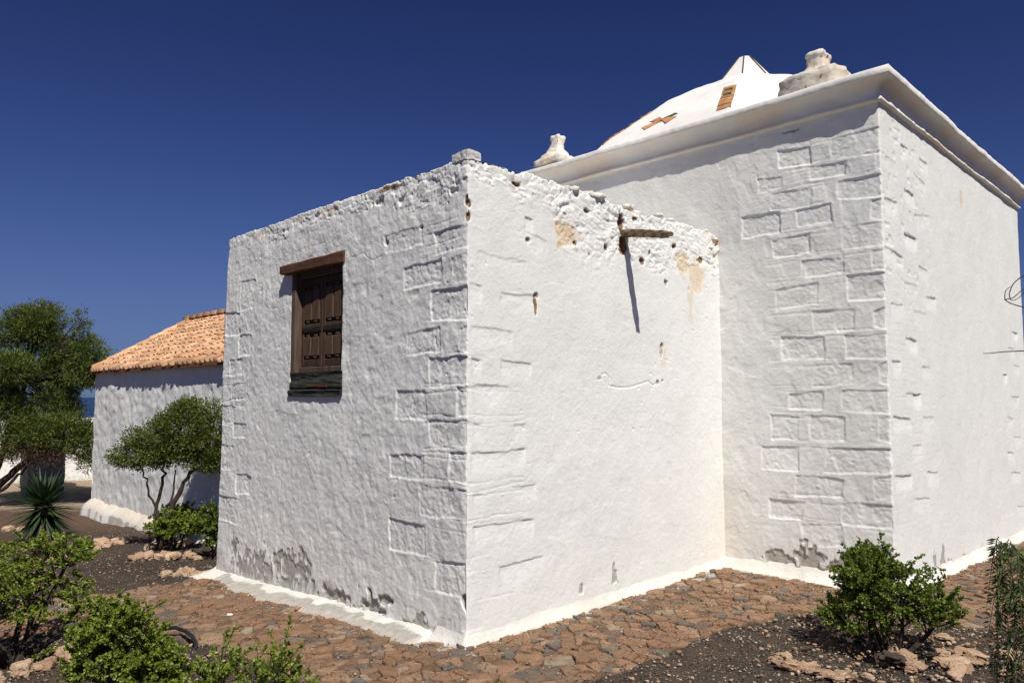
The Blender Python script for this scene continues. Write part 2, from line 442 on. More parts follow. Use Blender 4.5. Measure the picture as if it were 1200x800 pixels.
def spots(u,z,P,lst,seed):
    w=np.zeros((len(u),3)); hole=np.zeros(len(u))
    for (cu,cz,ru,rz,ch,st,dp) in lst:
        sl=np.where((np.abs(u-cu)<ru*1.8)&(np.abs(z-cz)<rz*1.8))[0]
        if not len(sl): continue
        d=np.hypot((u[sl]-cu)/ru,(z[sl]-cz)/rz)+(.35 if ch else .6)*vn(P[sl]*14,seed)+(.25 if ch else .5)*vn(P[sl]*np.array([34,34,24]),seed+1)
        t=ss(1.1,.6,d)*st; w[sl,ch]=np.maximum(w[sl,ch],t)
        if dp: hole[sl]=np.minimum(hole[sl],-dp*ss(1.0,.45,d))
    return w,hole
SP_A=[(3.3,.13,.07,.14,0,1,.012),(3.02,.03,.2,.14,0,.55,.006),(2.73,.04,.25,.16,0,.8,.008),(2.25,.10,.32,.16,0,1,.012),(2.06,.2,.2,.10,0,.8,.008),(1.46,.03,.25,.06,0,.9,.02),
 (1.06,.04,.22,.09,0,1,.03),(.88,.1,.08,.10,0,.8,.02),(.49,.03,.15,.06,0,.7,.01),(1.07,3.08,.10,.03,0,.4,.02),(.5,2.8,.03,.02,2,.7,.03),(0.0,2.90,.035,.045,2,1,.03),(0.0,2.80,.03,.04,2,1,.03),
 (.01,.28,.03,.05,0,1,.05),(.93,2.77,.03,.05,0,.7,.03),(.75,3.05,.08,.03,0,.3,.02),(.2,3.0,.07,.03,0,.3,.02),(1.75,3.14,.2,.03,1,.7,0),(.9,3.17,.2,.025,2,.5,0),(2.9,3.13,.3,.03,1,.5,0)]
SP_B=[(1.02,2.83,.17,.12,1,1,.006),(1.12,2.78,.04,.035,2,.7,.02),(2.63,2.8,.12,.15,1,.9,.005),(2.85,2.7,.16,.2,1,.8,.005),(2.75,2.5,.06,.2,1,.6,0),(.0,2.9,.035,.045,2,1,.03),(0.,2.8,.03,.04,2,1,.03),
 (1.71,3.03,.045,.12,2,1,.12),(1.72,2.86,.05,.09,2,1,.04),(.66,2.24,.018,.11,2,.9,.02),(.67,2.33,.03,.03,0,.7,.02),(2.26,1.99,.02,.06,0,1,.03),(2.3,1.92,.05,.1,1,.5,0),(1.38,1.74,.03,.014,0,.5,.006),(2.19,1.72,.02,.012,0,.9,.010),(2.27,1.73,.018,.012,0,.9,.010),(1.56,.2,.05,.09,0,.6,.01),
 (1.16,.18,.03,.05,0,.5,.012),(2.11,2.84,.03,.03,2,.8,.03),(1.27,3.06,.05,.03,2,.5,.03),(2.34,2.6,.03,.025,0,.9,.02),(.59,2.72,.02,.015,0,1,.02),(3.25,3.1,.12,.04,2,.7,0),(2.0,2.75,.04,.03,2,.8,.03),(1.5,2.8,.03,.025,2,.7,.03),(.45,3.12,.06,.03,2,.6,.02),
 (2.95,2.88,.06,.03,2,.7,.02),(2.5,2.95,.04,.03,2,.7,.03),(1.9,3.1,.05,.025,2,.6,.02),(-9,0,.1,.1,1,0,0)]
SP_C=[(-.52,.12,.10,.13,0,1,.012),(-.8,.15,.20,.14,0,1,.014),(-1.05,.12,.14,.10,0,.9,.012),(-.37,.13,.02,.02,0,1,.03),(-.74,4.02,.1,.02,0,.5,.005),(-1.52,.5,.01,.01,0,0,0)]
SP_D=[(4.32,.10,.05,.10,0,.8,.006),(4.55,.08,.06,.13,0,.8,.006),(4.8,.0,.12,.07,0,.6,.005),(5.24,-.03,.2,.05,0,.6,.005),(5.89,-.03,.2,.05,0,.5,.005),(5.71,3.71,.07,.16,1,.8,0)]
def skin(name,segs,zrows,ztop,hfun,parent,matl,over=0.0,hole=None,zref=3.2):
    """segs: list of (p0,p1,normal,us) ; us = column positions 0..len"""
    cx=[];nx=[];sg=[];uu=[]
    for si,(p0,p1,nrm,us) in enumerate(segs):
        p0=np.array(p0,float);p1=np.array(p1,float);L=np.linalg.norm(p1-p0);d=(p1-p0)/L
        for k,u in enumerate(us):
            if k==0 and si>0: continue
            n=np.array(nrm,float)
            if k==len(us)-1 and si<len(segs)-1: n=n+np.array(segs[si+1][2],float)
            cx.append(p0+d*u);nx.append(n);sg.append(si);uu.append(u)
    cx=np.array(cx);nx=np.array(nx);sg=np.array(sg);nc=len(cx)
    zt=ztop(cx) if ztop is not None else None
    rows=list(zrows); nfix=len(rows)
    Z=np.repeat(np.array(rows)[:,None],nc,1); inw=np.zeros((nfix,nc))
    if zt is not None:
        ntop=30; z0=rows[-1]
        add=z0+(zt[None,:]-z0)*(np.arange(1,ntop+1)/ntop)[:,None]; Z=np.concatenate([Z,add]); inw=np.concatenate([inw,np.zeros((ntop,nc))])
        offs=[.006,.015,.03,.045,.06,.08,.1,.13,.16,.2,.25,.3,.36]
        Z=np.concatenate([Z,np.repeat(zt[None,:],len(offs),0)]); inw=np.concatenate([inw,np.repeat(np.array(offs)[:,None],nc,1)])
    nr=len(Z); X=np.repeat(cx[None,:,0],nr,0);Y=np.repeat(cx[None,:,1],nr,0);S=np.repeat(sg[None],nr,0)
    NX=np.repeat(nx[None,:,0],nr,0);NY=np.repeat(nx[None,:,1],nr,0)
    P=np.stack([X,Y,Z],-1).reshape(-1,3); N=np.stack([NX,NY,np.zeros_like(NX)],-1).reshape(-1,3)
    I=inw.ravel(); h,w,dz=hfun(P-N*I[:,None],S.ravel(),I)
    hh=h*np.where(I>0,.4,1)
    V=P+N*(hh-I)[:,None]; V[:,2]+=dz
    # batter of the left end
    V[:,1]+=np.where(V[:,1]>0,.075*(1-np.clip(V[:,2]/3.2,0,1))*V[:,1]/3.66,0) if zt is not None else 0
    a=np.arange(nr-1)[:,None]*nc+np.arange(nc-1)[None,:]
    F=np.stack([a,a+nc,a+nc+1,a+1],-1)
    if hole is not None:
        si,u0,u1,z0,z1,dep=hole   # in coordinates of y
        yc=(Y[:-1,:-1]+Y[1:,1:])/2; zc=(Z[:-1,:-1]+Z[1:,1:])/2; xs=(np.abs(X[:-1,:-1]-0)<1e-4)&(np.abs(X[1:,1:])<1e-4)
        hm=xs&(yc>u0)&(yc<u1)&(zc>z0)&(zc<z1)
        Fk=F[~hm]; Fh=F[hm]
        # reveal: boundary edges of the hole, extruded inwards (+x)
        ed={}
        for f in Fh:
            for i in range(4):
                e=(int(f[i]),int(f[(i+1)%4])); 
                if (e[1],e[0]) in ed: del ed[(e[1],e[0])]
                else: ed[e]=1
        ids=sorted({i for e in ed for i in e}); mp={v:len(V)+k for k,v in enumerate(ids)}
        Vi=V[ids].copy(); Vi[:,0]=dep; V=np.concatenate([V,Vi]); w=np.concatenate([w,w[ids]*0])
        Fr=np.array([(e[0],e[1],mp[e[1]],mp[e[0]]) for e in ed])
        F=np.concatenate([Fk,Fr])
    else: F=F.reshape(-1,4)
    return npmesh(name,V,F[:,::-1].copy(),matl,parent,True,attr=w)
def h_annex(P,S,I):
    x,y,z=P.T; isA=(S==1); isB=(S==2)
    amp=np.where(isB,.5,1.0)
    Q=P.copy(); Q[:,1]*=1.0
    D=P@np.array([[1,.0,0],[0,1,.45],[0,-.3,1]])      # slanting trowel marks
    h=amp*(.007*fbm(P*1.7,2,1)+.0026*fbm(D*np.array([7,7,6]),3,5)+np.where(isB,.0011,.0019)*fbm(P*22,3,9,.6))
    h+=amp*-.0026*ss(.2,.7,vn(D*np.array([15,15,10]),31))*ss(-.4,.5,vn(P*1.9,34))-amp*.003*ss(.55,.85,vn(P*9+3,33))
    u=np.where(isB,x,y)
    hA,iA=blocks(P,y,z,[q for q in QA],.0072,.0038,.0006); hB,iB=blocks(P,x,z,ledges(LB_,.19),.0075,.004,.0012,True)
    h+=np.where(isA,hA,0)+np.where(isB,hB,0)
    jA=joints(y,z,P,QA,[(-.02,.46),(3.22,3.72)],'an'); jB=joints(x,z,P,ledges(LB_,.19),[(-.01,.52)],'an'); h+=np.where(isA,jA,np.where(isB,jB*.8,0))
    h+=np.where(isB,groove(x,z,P,CRACK,.007,.007,'an'),0)+np.where(isA,groove(y,z,P,[(2.45,1.05),(2.44,.55),(2.47,.2)],.006,.004,'an')+groove(y,z,P,[(.95,1.35),(1.2,1.42),(1.35,1.37),(1.7,1.30)],.008,.006,'an',.6)+groove(y,z,P,[(1.38,2.70),(1.22,2.72),(1.10,2.64),(.98,2.66)],.006,.004,'an',.5),0)
    h+=np.where(isB,.0009,.0018)*(ss(-.03,.03,vn(P*1.9,35))-ss(-.03,.03,fbm(P*3.1,2,36)-.25))
    ins=np.where(isA,iA,np.where(isB,iB,0)); h+=np.where(isA,ins,ins*.3)*(.0016*fbm(P*42,2,61)+.0010*fbm(D*np.array([20,60,60]),2,62))
    # rubble band along the top
    thr=np.where(isB,3.02-.36*ss(.2,1.4,x)+.10*ss(2.3,3.2,x),2.93+.1*ss(.3,1.6,y))+.09*vn(P*4,71)+.05*vn(P*13,72)
    m=ss(0,.12,z-thr)*(.55+.45*ss(-.3,.3,vn(P*3.1,73))); ma=m*np.where(isA,.50,.80)
    hi=z>2.30; nP=len(P); F1=np.ones(nP);F2=np.ones(nP)*1.3;ID=np.ones(nP)*.5;f1=F1.copy();f2=F2.copy();id2=ID.copy(); Ph=P[hi]
    F1[hi],F2[hi],ID[hi]=worley(Ph*np.array([10.5,10.5,16])+.6*np.stack([vn(Ph*6,80),vn(Ph*6,81),vn(Ph*6,82)],1),90)
    st=ss(.02,.16,F2-F1)
    f1[hi],f2[hi],id2[hi]=worley(Ph*np.array([22,22,36])+.5*np.stack([vn(Ph*17,83),vn(Ph*17,84),vn(Ph*17,85)],1),190)
    h+=ma*(-.010+.009*st*(.4+1.1*ID)+.006*ss(0,.18,f2-f1)*(id2-.3)+.006*fbm(P*16,3,66)+.004*fbm(P*45,2,63)-.012*(ID<.10)*st)
    h+=ma*-.012*ss(.75,.95,id2)*(1-F1)
    # loose pits lower down
    pit=ss(.86,.97,vn(P*24,191))*ss(-.1,.4,vn(P*2.1,192)); h-=pit*.005*(z>.2)
    uS=np.where(isB,x,y)
    wA,oA=spots(y,z,P,SP_A,300); wB,oB=spots(x,z,P,SP_B,320)
    w=np.where(isA[:,None],wA,np.where(isB[:,None],wB,0)); h+=np.where(isA,oA,np.where(isB,oB,0))
    gap=ma*(1-ss(.0,.07,F2-F1)); n8=vn(P*7,77)
    w[:,2]=np.maximum(w[:,2],gap*ss(.25,.7,n8)*.8); w[:,1]=np.maximum(w[:,1],ma*ss(.35,.8,vn(P*5,78))*.5)
    w[:,2]=np.maximum(w[:,2],ma*((id2>.92)&(n8>-.3))*(f1<.3)*.85); w[:,1]=np.maximum(w[:,1],isB*(ss(2.3,3.4,x)*(.14+.22*ss(1.6,.0,z)))); w[:,1]=np.maximum(w[:,1],(isA|isB)*(.05+.16*ss(.25,.8,vn(P*np.array([9,9,.7]),110)))*ss(1.2,3.0,z)); h-=ma*((id2>.91)&(f1<.33))*.018  # ochre ramp into the inner corner is painted bounce light; streaks are rain stains
    w[:,0]=np.maximum(w[:,0],ss(.28,-.02,z+.12*vn(P*5,79))*np.where(isA,.42,.15))
    # top surface and outline
    lift=(I>0)|(z>3.14)
    dz=np.where(z>3.0,ss(3.0,3.2,z)*(.020*st*ID-.012+.012*vn(P*7,99)+.008*vn(P*25,98)),0)*np.where(isA,.45,1.2)
    w[:,1]=np.maximum(w[:,1],(I>0)*ss(.0,.6,vn(P*6,101))*.8); w[:,2]=np.maximum(w[:,2],(I>0)*ss(.2,.6,vn(P*11,102))*.7)
    # softened, chipped corners
    dc=np.where(isA|(S==0),np.abs(y),np.abs(x)); h-=(.006+.012*ss(.1,.7,vn(P*np.array([1,1,8]),103)))*np.exp(-dc/.018)
    return h,w,dz
def h_church(P,S,I):
    x,y,z=P.T; isC=(S==0); isD=(S==1)
    amp=np.where(isD,.35,.8)
    D=P@np.array([[1,.0,0],[0,1,.45],[0,-.3,1]])
    h=amp*(.008*fbm(P*1.6,2,2)+.0038*fbm(D*np.array([6,6,5]),3,15)+.0014*fbm(P*26,2,19))
    h+=amp*-.004*ss(.25,.7,vn(D*np.array([10,10,7]),32))
    hC,iC=blocks(P,y,z,QC,.0080,.0042,.0007); hD,iD=blocks(P,x,z,ledges(LD_,.15),.010,.005,.0012,True)
    jC=joints(y,z,P,QC,[(-1.54,-.50)],'ch'); jD=joints(x,z,P,ledges(LD_,.15),[(3.28,4.15)],'ch'); h+=np.where(isC,jC*.75,np.where(isD,jD*.25,0)); h+=np.where(isD,.0007,.0016)*(ss(-.03,.03,vn(P*1.9,235))-ss(-.03,.03,fbm(P*3.1,2,236)-.25))
    h+=np.where(isC,hC,0)+np.where(isD,hD,0); ins=np.where(isC,iC,iD)
    h+=np.where(isC,ins,ins*.25)*(.0018*fbm(P*38,2,64)+.0010*fbm(D*np.array([20,60,60]),2,65))
    h-=ss(.88,.97,vn(P*24,291))*.004*isC
    near=isD*ss(4.9,4.0,x+.3*vn(P*3,201))*ss(2.2,2.9,z); h-=near*.005*ss(.35,.7,vn(P*np.array([14,14,20]),202))
    wC,oC=spots(y,z,P,SP_C,340); wD,oD=spots(x,z,P,SP_D,360)
    w=np.where(isC[:,None],wC,np.where(isD[:,None],wD,0)); h+=np.where(isC,oC,oD)
    w[:,0]=np.maximum(w[:,0],ss(.22,-.02,z+.12*vn(P*5,179))*.22)
    w[:,1]=np.maximum(w[:,1],(isC|isD)*(.05+.16*ss(.25,.8,vn(P*np.array([8,8,.7]),210)))*ss(1.5,4.0,z)); w[:,1]=np.maximum(w[:,1],np.where(isC,ss(-.6,.05,y)*(.16+.2*ss(1.4,.1,z)),0))  # rain streaks, then warm bounce light painted in ochre near the annex corner
    dc=np.where(isC,np.abs(y-LC),np.abs(x-LB)); h-=(.004+.008*ss(.2,.7,vn(P*np.array([1,1,8]),203)))*np.exp(-dc/.015)
    return h,w,np.zeros(len(x))
def spacing(L,fine_a,fine_b,coarse,flen_a,flen_b):
    u=[0.];
    while u[-1]<L:
        p=u[-1]
        if p<flen_a: s=fine_a
        elif L-p<flen_b: s=fine_b
        else: s=coarse
        u.append(p+s)
    u=np.array(u); return u*(L/u[-1])
chapel=empty('chapel',(3.283,0,0),'whitewashed stone chapel with a flat-roofed annex, shuttered window, moulded cornice and low dome','chapel')
HY0,HY1,HZ0,HZ1=1.51,2.32,1.60,2.68
ya=np.concatenate([np.linspace(3.66,HY1,175)[:-1],np.linspace(HY1,HY0,90)[:-1],np.linspace(HY0,0,225)])
zr=np.concatenate([np.linspace(-.28,0,12)[:-1],np.linspace(0,HZ0,225)[:-1],np.linspace(HZ0,HZ1,150)[:-1],np.linspace(HZ1,2.95,38)])
def ztop(c):
    P=np.stack([c[:,0],c[:,1],np.full(len(c),3.2)],1)
    return 3.195+.008*fbm(P*2.2,2,401)+np.where(np.abs(c[:,1])<1e-3,-.02*ss(1.0,2.2,c[:,0])+.012*vn(P*5,402),0)
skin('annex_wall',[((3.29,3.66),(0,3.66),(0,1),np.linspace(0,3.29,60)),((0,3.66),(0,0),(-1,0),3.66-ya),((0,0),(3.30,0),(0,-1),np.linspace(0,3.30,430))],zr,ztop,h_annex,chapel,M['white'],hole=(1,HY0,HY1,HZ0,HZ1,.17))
yc=spacing(2.85-LC,.03,.0085,.03,1.2,1.60)
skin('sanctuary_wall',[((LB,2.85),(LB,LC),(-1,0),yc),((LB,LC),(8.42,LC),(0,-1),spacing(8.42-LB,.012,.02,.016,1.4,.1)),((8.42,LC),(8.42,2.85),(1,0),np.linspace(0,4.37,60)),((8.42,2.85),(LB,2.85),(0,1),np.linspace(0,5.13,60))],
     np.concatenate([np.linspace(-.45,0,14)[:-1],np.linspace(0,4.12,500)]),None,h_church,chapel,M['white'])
# annex roof deck
def slab(name,x0,x1,y0,y1,z,matl,parent,amp=.02,n=40):
    X,Y=np.meshgrid(np.linspace(x0,x1,n),np.linspace(y0,y1,n)); P=np.stack([X.ravel(),Y.ravel(),np.full(n*n,z)],1); P[:,2]+=amp*fbm(P*1.5,3,410)
    a=np.arange(n-1)[:,None]*n+np.arange(n-1)[None,:]; F=np.stack([a,a+1,a+n+1,a+n],-1).reshape(-1,4)
    return npmesh(name,P,F,matl,parent,True,attr=np.zeros((n*n,3)))
slab('annex_roof_deck',.2,3.28,.2,3.5,3.15,M['white2'],chapel)
# corner capstone
def rockmesh(sub=3,seed=0,flat=(1,1,1),amp=.18,fac=.12,box=.5):
    import bmesh
    bm=bmesh.new(); bmesh.ops.create_icosphere(bm,subdivisions=sub,radius=1)
    V=np.array([v.co[:] for v in bm.verts]); F=np.array([[v.index for v in f.verts] for f in bm.faces]); bm.free()
    Q=V/np.max(np.abs(V),axis=1)[:,None]; V=V*(1-box)+Q*box
    F1,F2,ID=worley(V*1.3+seed*7.1,seed*11+500)
    V=V*(1+amp*fbm(V*1.4+seed*3.3,3,seed*5+510)+fac*(ID-.5)*ss(0,.2,F2-F1))[:,None]
    return V*np.array(flat),F
def roughbox(x0,x1,y0,y1,z0,z1,n=12,amp=.004,seed=0,r=.08):
    V=[];F=[]
    for ax in range(3):
        for sg in(-1,1):
            b=len(V)
            for i in range(n+1):
                for j in range(n+1):
                    p=[0,0,0];p[ax]=sg;p[(ax+1)%3]=-1+2*i/n;p[(ax+2)%3]=-1+2*j/n;V.append(p)
            for i in range(n):
                for j in range(n):
                    q=(b+i*(n+1)+j,b+(i+1)*(n+1)+j,b+(i+1)*(n+1)+j+1,b+i*(n+1)+j+1); F.append(q if sg>0 else q[::-1])
    V=np.array(V,float); c=np.array([x0+x1,y0+y1,z0+z1])/2; h=np.array([x1-x0,y1-y0,z1-z0])/2
    s=(np.abs(V)>.99).sum(1); W=V*h; W-=np.sign(V)*(np.abs(V)>.99)*(s>1)[:,None]*min(h)*r*2
    W=W+c; W=W+amp*np.stack([fbm(W*25+k*9,2,seed+k) for k in range(3)],1)+amp*.8*np.stack([fbm(W*7+k*9,2,seed+k+5) for k in range(3)],1); return W,np.array(F)
V,F=roughbox(-.004,.12,-.010,.175,3.185,3.252,14,.004,60)
npmesh('capstone',V,F,M['cap'],chapel,False)
# loose rubble lying on the broken wall heads (embedded in the wall: part of it)
mb=MB()
for k in range(46):
    if k<32: x=random.uniform(.35,3.25); y=random.uniform(.02,.22)
    else: x=random.uniform(.03,.22); y=random.uniform(.45,3.6)
    s=random.uniform(.025,.06)*(1 if k<32 else .5); V,F=rockmesh(2,k%9+20,(s*random.uniform(.9,1.5),s*random.uniform(.8,1.2),s*random.uniform(.4,.6)),.15,.35,.6)
    a=random.uniform(0,6.3); c_,s_=math.cos(a),math.sin(a); V=V@np.array([[c_,s_,0],[-s_,c_,0],[0,0,1]])
    npmesh('rubble_stone',V+np.array([x,y,3.195+s*.12]),F,M['rubble'],chapel,True)
# beam
mb=MB()
p0=np.array([1.755,.10,2.955]);p1=np.array([1.655,-.51,2.865]); 
ax=p1-p0; L=np.linalg.norm(ax); ax/=L; sx=np.cross(ax,[0,0,1]); sx/=np.linalg.norm(sx); uz=np.cross(sx,ax)
prof=[(-1,-1),(-.6,-1.1),(.1,-1.02),(.8,-1.05),(1,-.8),(1.05,.2),(.95,.9),(.3,1.08),(-.5,1),(-1,.9),(-1.08,0)]
Vb=[];n=22
for i in range(n+1):
    t=i/n; w_=.037*(1-.15*t); hh=.029*(1-.12*t)
    if t>.93: w_*=.72; hh*=.6
    for k,(a,b) in enumerate(prof):
        j=1+.10*math.sin(i*1.7+k*2.1)+random.uniform(-.05,.05); Vb.append(p0+ax*L*t+sx*a*w_*j+uz*(b*hh*j+(.010*math.sin(t*5))))
m_=len(prof); Fb=[(i*m_+k,i*m_+(k+1)%m_,(i+1)*m_+(k+1)%m_,(i+1)*m_+k) for i in range(n) for k in range(m_)]+[tuple(range(m_))[::-1],tuple(n*m_+k for k in range(m_))]
mb.add(Vb,Fb); mb.build('projecting_beam',M['beam'],chapel)
# window: lintel, frame, shutters, sill
n=30; Vb=[]; prof=[(0,-1),(.9,-1),(1,-.85),(1,.8),(.9,1),(0,1)]
for i in range(n+1):
    t=i/n; y=1.485+t*(2.43-1.485); dep=.022+.055*t; hh=.050+.0025*math.sin(i*.55)-.010*t; zc=2.725-.012*t
    for k,(a,b) in enumerate(prof):
        Vb.append((.10-(.10+dep)*a*(1+random.uniform(-.01,.01)),y,zc+b*hh*(1+random.uniform(-.02,.02))))
m_=6; Fb=[(i*m_+k,(i+1)*m_+k,(i+1)*m_+(k+1)%m_,i*m_+(k+1)%m_) for i in range(n) for k in range(m_)]+[tuple(range(m_)),tuple(n*m_+k for k in range(m_))[::-1]]
mb=MB(); mb.add(Vb,Fb); mb.build('lintel',M['wood_red'],chapel)
FX=.062
mb=MB()
mb.box(FX-.04,FX+.06,HY0-.01,HY0+.055,HZ0+.2,HZ1,bev=.006); mb.box(-.003,FX+.06,HY1-.055,HY1+.020,HZ0+.19,HZ1,bev=.007,jit=.001)
mb.box(FX-.03,FX+.055,HY0+.05,HY1-.05,HZ1-.06,HZ1+.005,bev=.006)
mb.box(FX-.02,FX+.055,HY0+.05,HY1-.05,HZ0+.2,HZ0+.25,bev=.006)
fr=mb.build('window_frame',M['wood_frame'],chapel)
y0=HY0+.058;y1=HY1-.058;ym=(y0+y1)/2; z0=HZ0+.253;z1=HZ1-.063
for (a,b) in ((y0,ym-.003),(ym+.003,y1)):
    mb=MB(); mb.box(FX+.012,FX+.032,a,b,z0,z1)
    sw=.042
    mb.box(FX-.004,FX+.010,a,a+sw,z0,z1,bev=.004); mb.box(FX-.004,FX+.010,b-sw,b,z0,z1,bev=.004)
    zm=z0+(z1-z0)*.43
    for (c,d) in ((z0,z0+.06),(zm-.04,zm+.04),(z1-.06,z1)): mb.box(FX-.003,FX+.009,a+sw+.001,b-sw-.001,c,d,bev=.004)
    sh=mb.build('shutter',M['wood_dark'],chapel)
    for (c,d) in ((z0+.06,zm-.04),(zm+.04,z1-.06)):
        w=(b-a-2*sw); 
        for q in range(2):
            pa=a+sw+.008+q*w/2; pb=pa+w/2-.014
            mb=MB(); mb.box(FX-.008,FX+.008,pa,pb,c+.03,d-.035,bev=.008)
            # carved, notched ends
            pm=(pa+pb)/2; mb.box(FX-.006,FX+.008,pm-(pb-pa)*.22,pm+(pb-pa)*.22,c+.012,c+.029,bev=.004); mb.box(FX-.006,FX+.008,pm-(pb-pa)*.22,pm+(pb-pa)*.22,d-.034,d-.014,bev=.004)
            mb.build('panel',M['panelwood'],sh)
    mb=MB(); mb.box(FX-.010,FX-.0045,a+.01,b-.012,zm-.028,zm+.012,bev=.002)
    for q in (a+.03,a+(b-a)*.5,b-.035): mb.tube([(FX-.014,q,zm-.008),(FX-.009,q,zm-.008)],.009,8)
    mb.build('iron_strap',M['iron'],sh)
mb=MB()
SB=np.array([(-1,-1),(-1,1)])
nz_=16;ny_=30;vv=[]
for a_ in range(nz_+1):
    for b_ in range(ny_+1):
        ta=a_/nz_;tb=b_/ny_; yy=HY0-.004+tb*(HY1+.026-HY0-(.012 if ta>.3 else 0)); zq=HZ0-.004+ta*.206; xx=(-.022 if ta<.30 else -.006)+.006*math.sin(ta*9+tb)+(.010 if abs(ta-.33)<.03 else 0)
        q3=np.array([[yy*3.,zq*40,0.]]); xx+=.004*float(vn(q3,7)[0])+.003*float(vn(q3*3,8)[0]); vv.append((xx,yy,zq))
off=len(vv)
vv+=[(FX+.05,p_[1],p_[2]) for p_ in vv]
ff=[]
for a_ in range(nz_):
    for b_ in range(ny_):
        i_=a_*(ny_+1)+b_; ff.append((i_,i_+ny_+1,i_+ny_+2,i_+1))
for b_ in range(ny_):
    i_=nz_*(ny_+1)+b_; ff.append((i_,i_+off,i_+off+1,i_+1)); ff.append((b_,b_+1,b_+1+off,b_+off))
for a_ in range(nz_):
    i_=a_*(ny_+1); ff.append((i_,i_+off,i_+off+ny_+1,i_+ny_+1)); i_+=ny_; ff.append((i_,i_+ny_+1,i_+off+ny_+1,i_+off))
mb.add(vv,ff)
sl=mb.build('window_sill',M['wood_sill'],chapel)
mb=MB(); mb.box(-.020,-.004,HY0+.20,HY0+.50,HZ0+.070,HZ0+.088,bev=.007,jit=.003); mb.build('bare_wood_patch',M['rustpatch'],sl)
mb=MB(); mb.box(.165,.18,HY0-.05,HY1+.05,HZ0-.05,HZ1+.05); mb.build('window_backing',M['wood_dark'],chapel)
# ------------------------------------------------------------------ cornice
poly=[(LB,2.85),(LB,LC),(8.42,LC),(8.42,2.85)]; nrm=[(-1,0),(0,-1),(1,0),(0,1)]
prof=[(-.05,4.082),(.022,4.082),(.034,4.090),(.036,4.106),(.028,4.118),(.026,4.14),(.028,4.165),(.036,4.19),(.050,4.213),(.070,4.234),(.094,4.250),(.118,4.259),(.130,4.262),(.134,4.268),(.136,4.29),(.134,4.318),(.126,4.328),(.10,4.333),(0,4.338),(-.25,4.345),(-.5,4.35)]
cols=[]
for i in range(4):
    a=np.array(poly[i]);b=np.array(poly[(i+1)%4]);L=np.linalg.norm(b-a); k=int(L/.025)
    for j in range(k):
        n=np.array(nrm[i],float)
        if j==0: n=n+np.array(nrm[i-1],float)
        cols.append((a+(b-a)*j/k,n))
nc=len(cols); m_=len(prof); V=np.zeros((m_,nc,3)); 
for r_,(o,z) in enumerate(prof):
    for c_,(p,n) in enumerate(cols): V[r_,c_]=(p[0]+n[0]*o,p[1]+n[1]*o,z)
V=V.reshape(-1,3); N=np.tile(np.array([c[1] for c in cols]),(m_,1)); 
w_=.008*fbm(V*1.3,2,420)+.006*fbm(V*5,3,421)+.003*vn(V*20,422); V[:,0]+=N[:,0]*w_;V[:,1]+=N[:,1]*w_; V[:,2]+=.006*fbm(V*np.array([1.5,1.5,.5]),2,423)+.003*vn(V*np.array([9,9,2]),424)
a=np.arange(m_-1)[:,None]*nc+np.arange(nc)[None,:]; b=np.arange(m_-1)[:,None]*nc+(np.arange(nc)[None,:]+1)%nc
F=np.stack([a,b,b+nc,a+nc],-1).reshape(-1,4)
wr=np.zeros((len(V),3)); zz=V[:,2]; wr[:,1]=(.12+ss(-.2,.6,vn(V*np.array([2,2,9]),425))*.38)*(zz<4.262); wr[:,0]=ss(4.30,4.33,zz)*ss(.1,.6,vn(V*4,426))*.35; wr[:,1]=np.maximum(wr[:,1],((zz>4.08)&(zz<4.112))*.28)  # ochre underside: brown staining plus warm bounce light painted into the colour
npmesh('cornice',V,F,M['white2'],chapel,True,attr=wr)
slab('sanctuary_roof_deck',LB+.3,8.1,LC+.3,2.55,4.35,M['white2'],chapel,.01,30)
# ------------------------------------------------------------------ dome
DC=np.array([5.2,.662]); c22=math.cos(math.pi/8)
pr=[(2.20,4.28),(2.15,4.335),(2.10,4.38),(2.02,4.46),(1.93,4.54),(1.80,4.62),(1.68,4.705),(1.55,4.80),(1.42,4.895),(1.28,5.00),(1.16,5.085),(1.0,5.165),(.80,5.275),(.6,5.365),(.45,5.43),(.37,5.47)]
def octo(pr,sub,amp,seed,ang0=math.pi/8,closed=False):
    V=[]
    for r,z in pr:
        for k in range(8):
            a0=ang0+k*math.pi/4; a1=a0+math.pi/4
            A=np.array([math.cos(a0),math.sin(a0)])*r;B=np.array([math.cos(a1),math.sin(a1)])*r
            for j in range(sub):
                t=j/sub; p=A+(B-A)*t; V.append((DC[0]+p[0],DC[1]+p[1],z))
    V=np.array(V); nc=8*sub; nr=len(pr)
    V+= (amp*fbm(V*3,3,seed))[:,None]*np.array([.3,.3,1])
    a=np.arange(nr-1)[:,None]*nc+np.arange(nc)[None,:]; b=np.arange(nr-1)[:,None]*nc+(np.arange(nc)[None,:]+1)%nc
    F=[tuple(f) for f in np.stack([a,b,b+nc,a+nc],-1).reshape(-1,4)]
    if closed: F.append(tuple((nr-1)*nc+j for j in range(nc)))
    return V,F
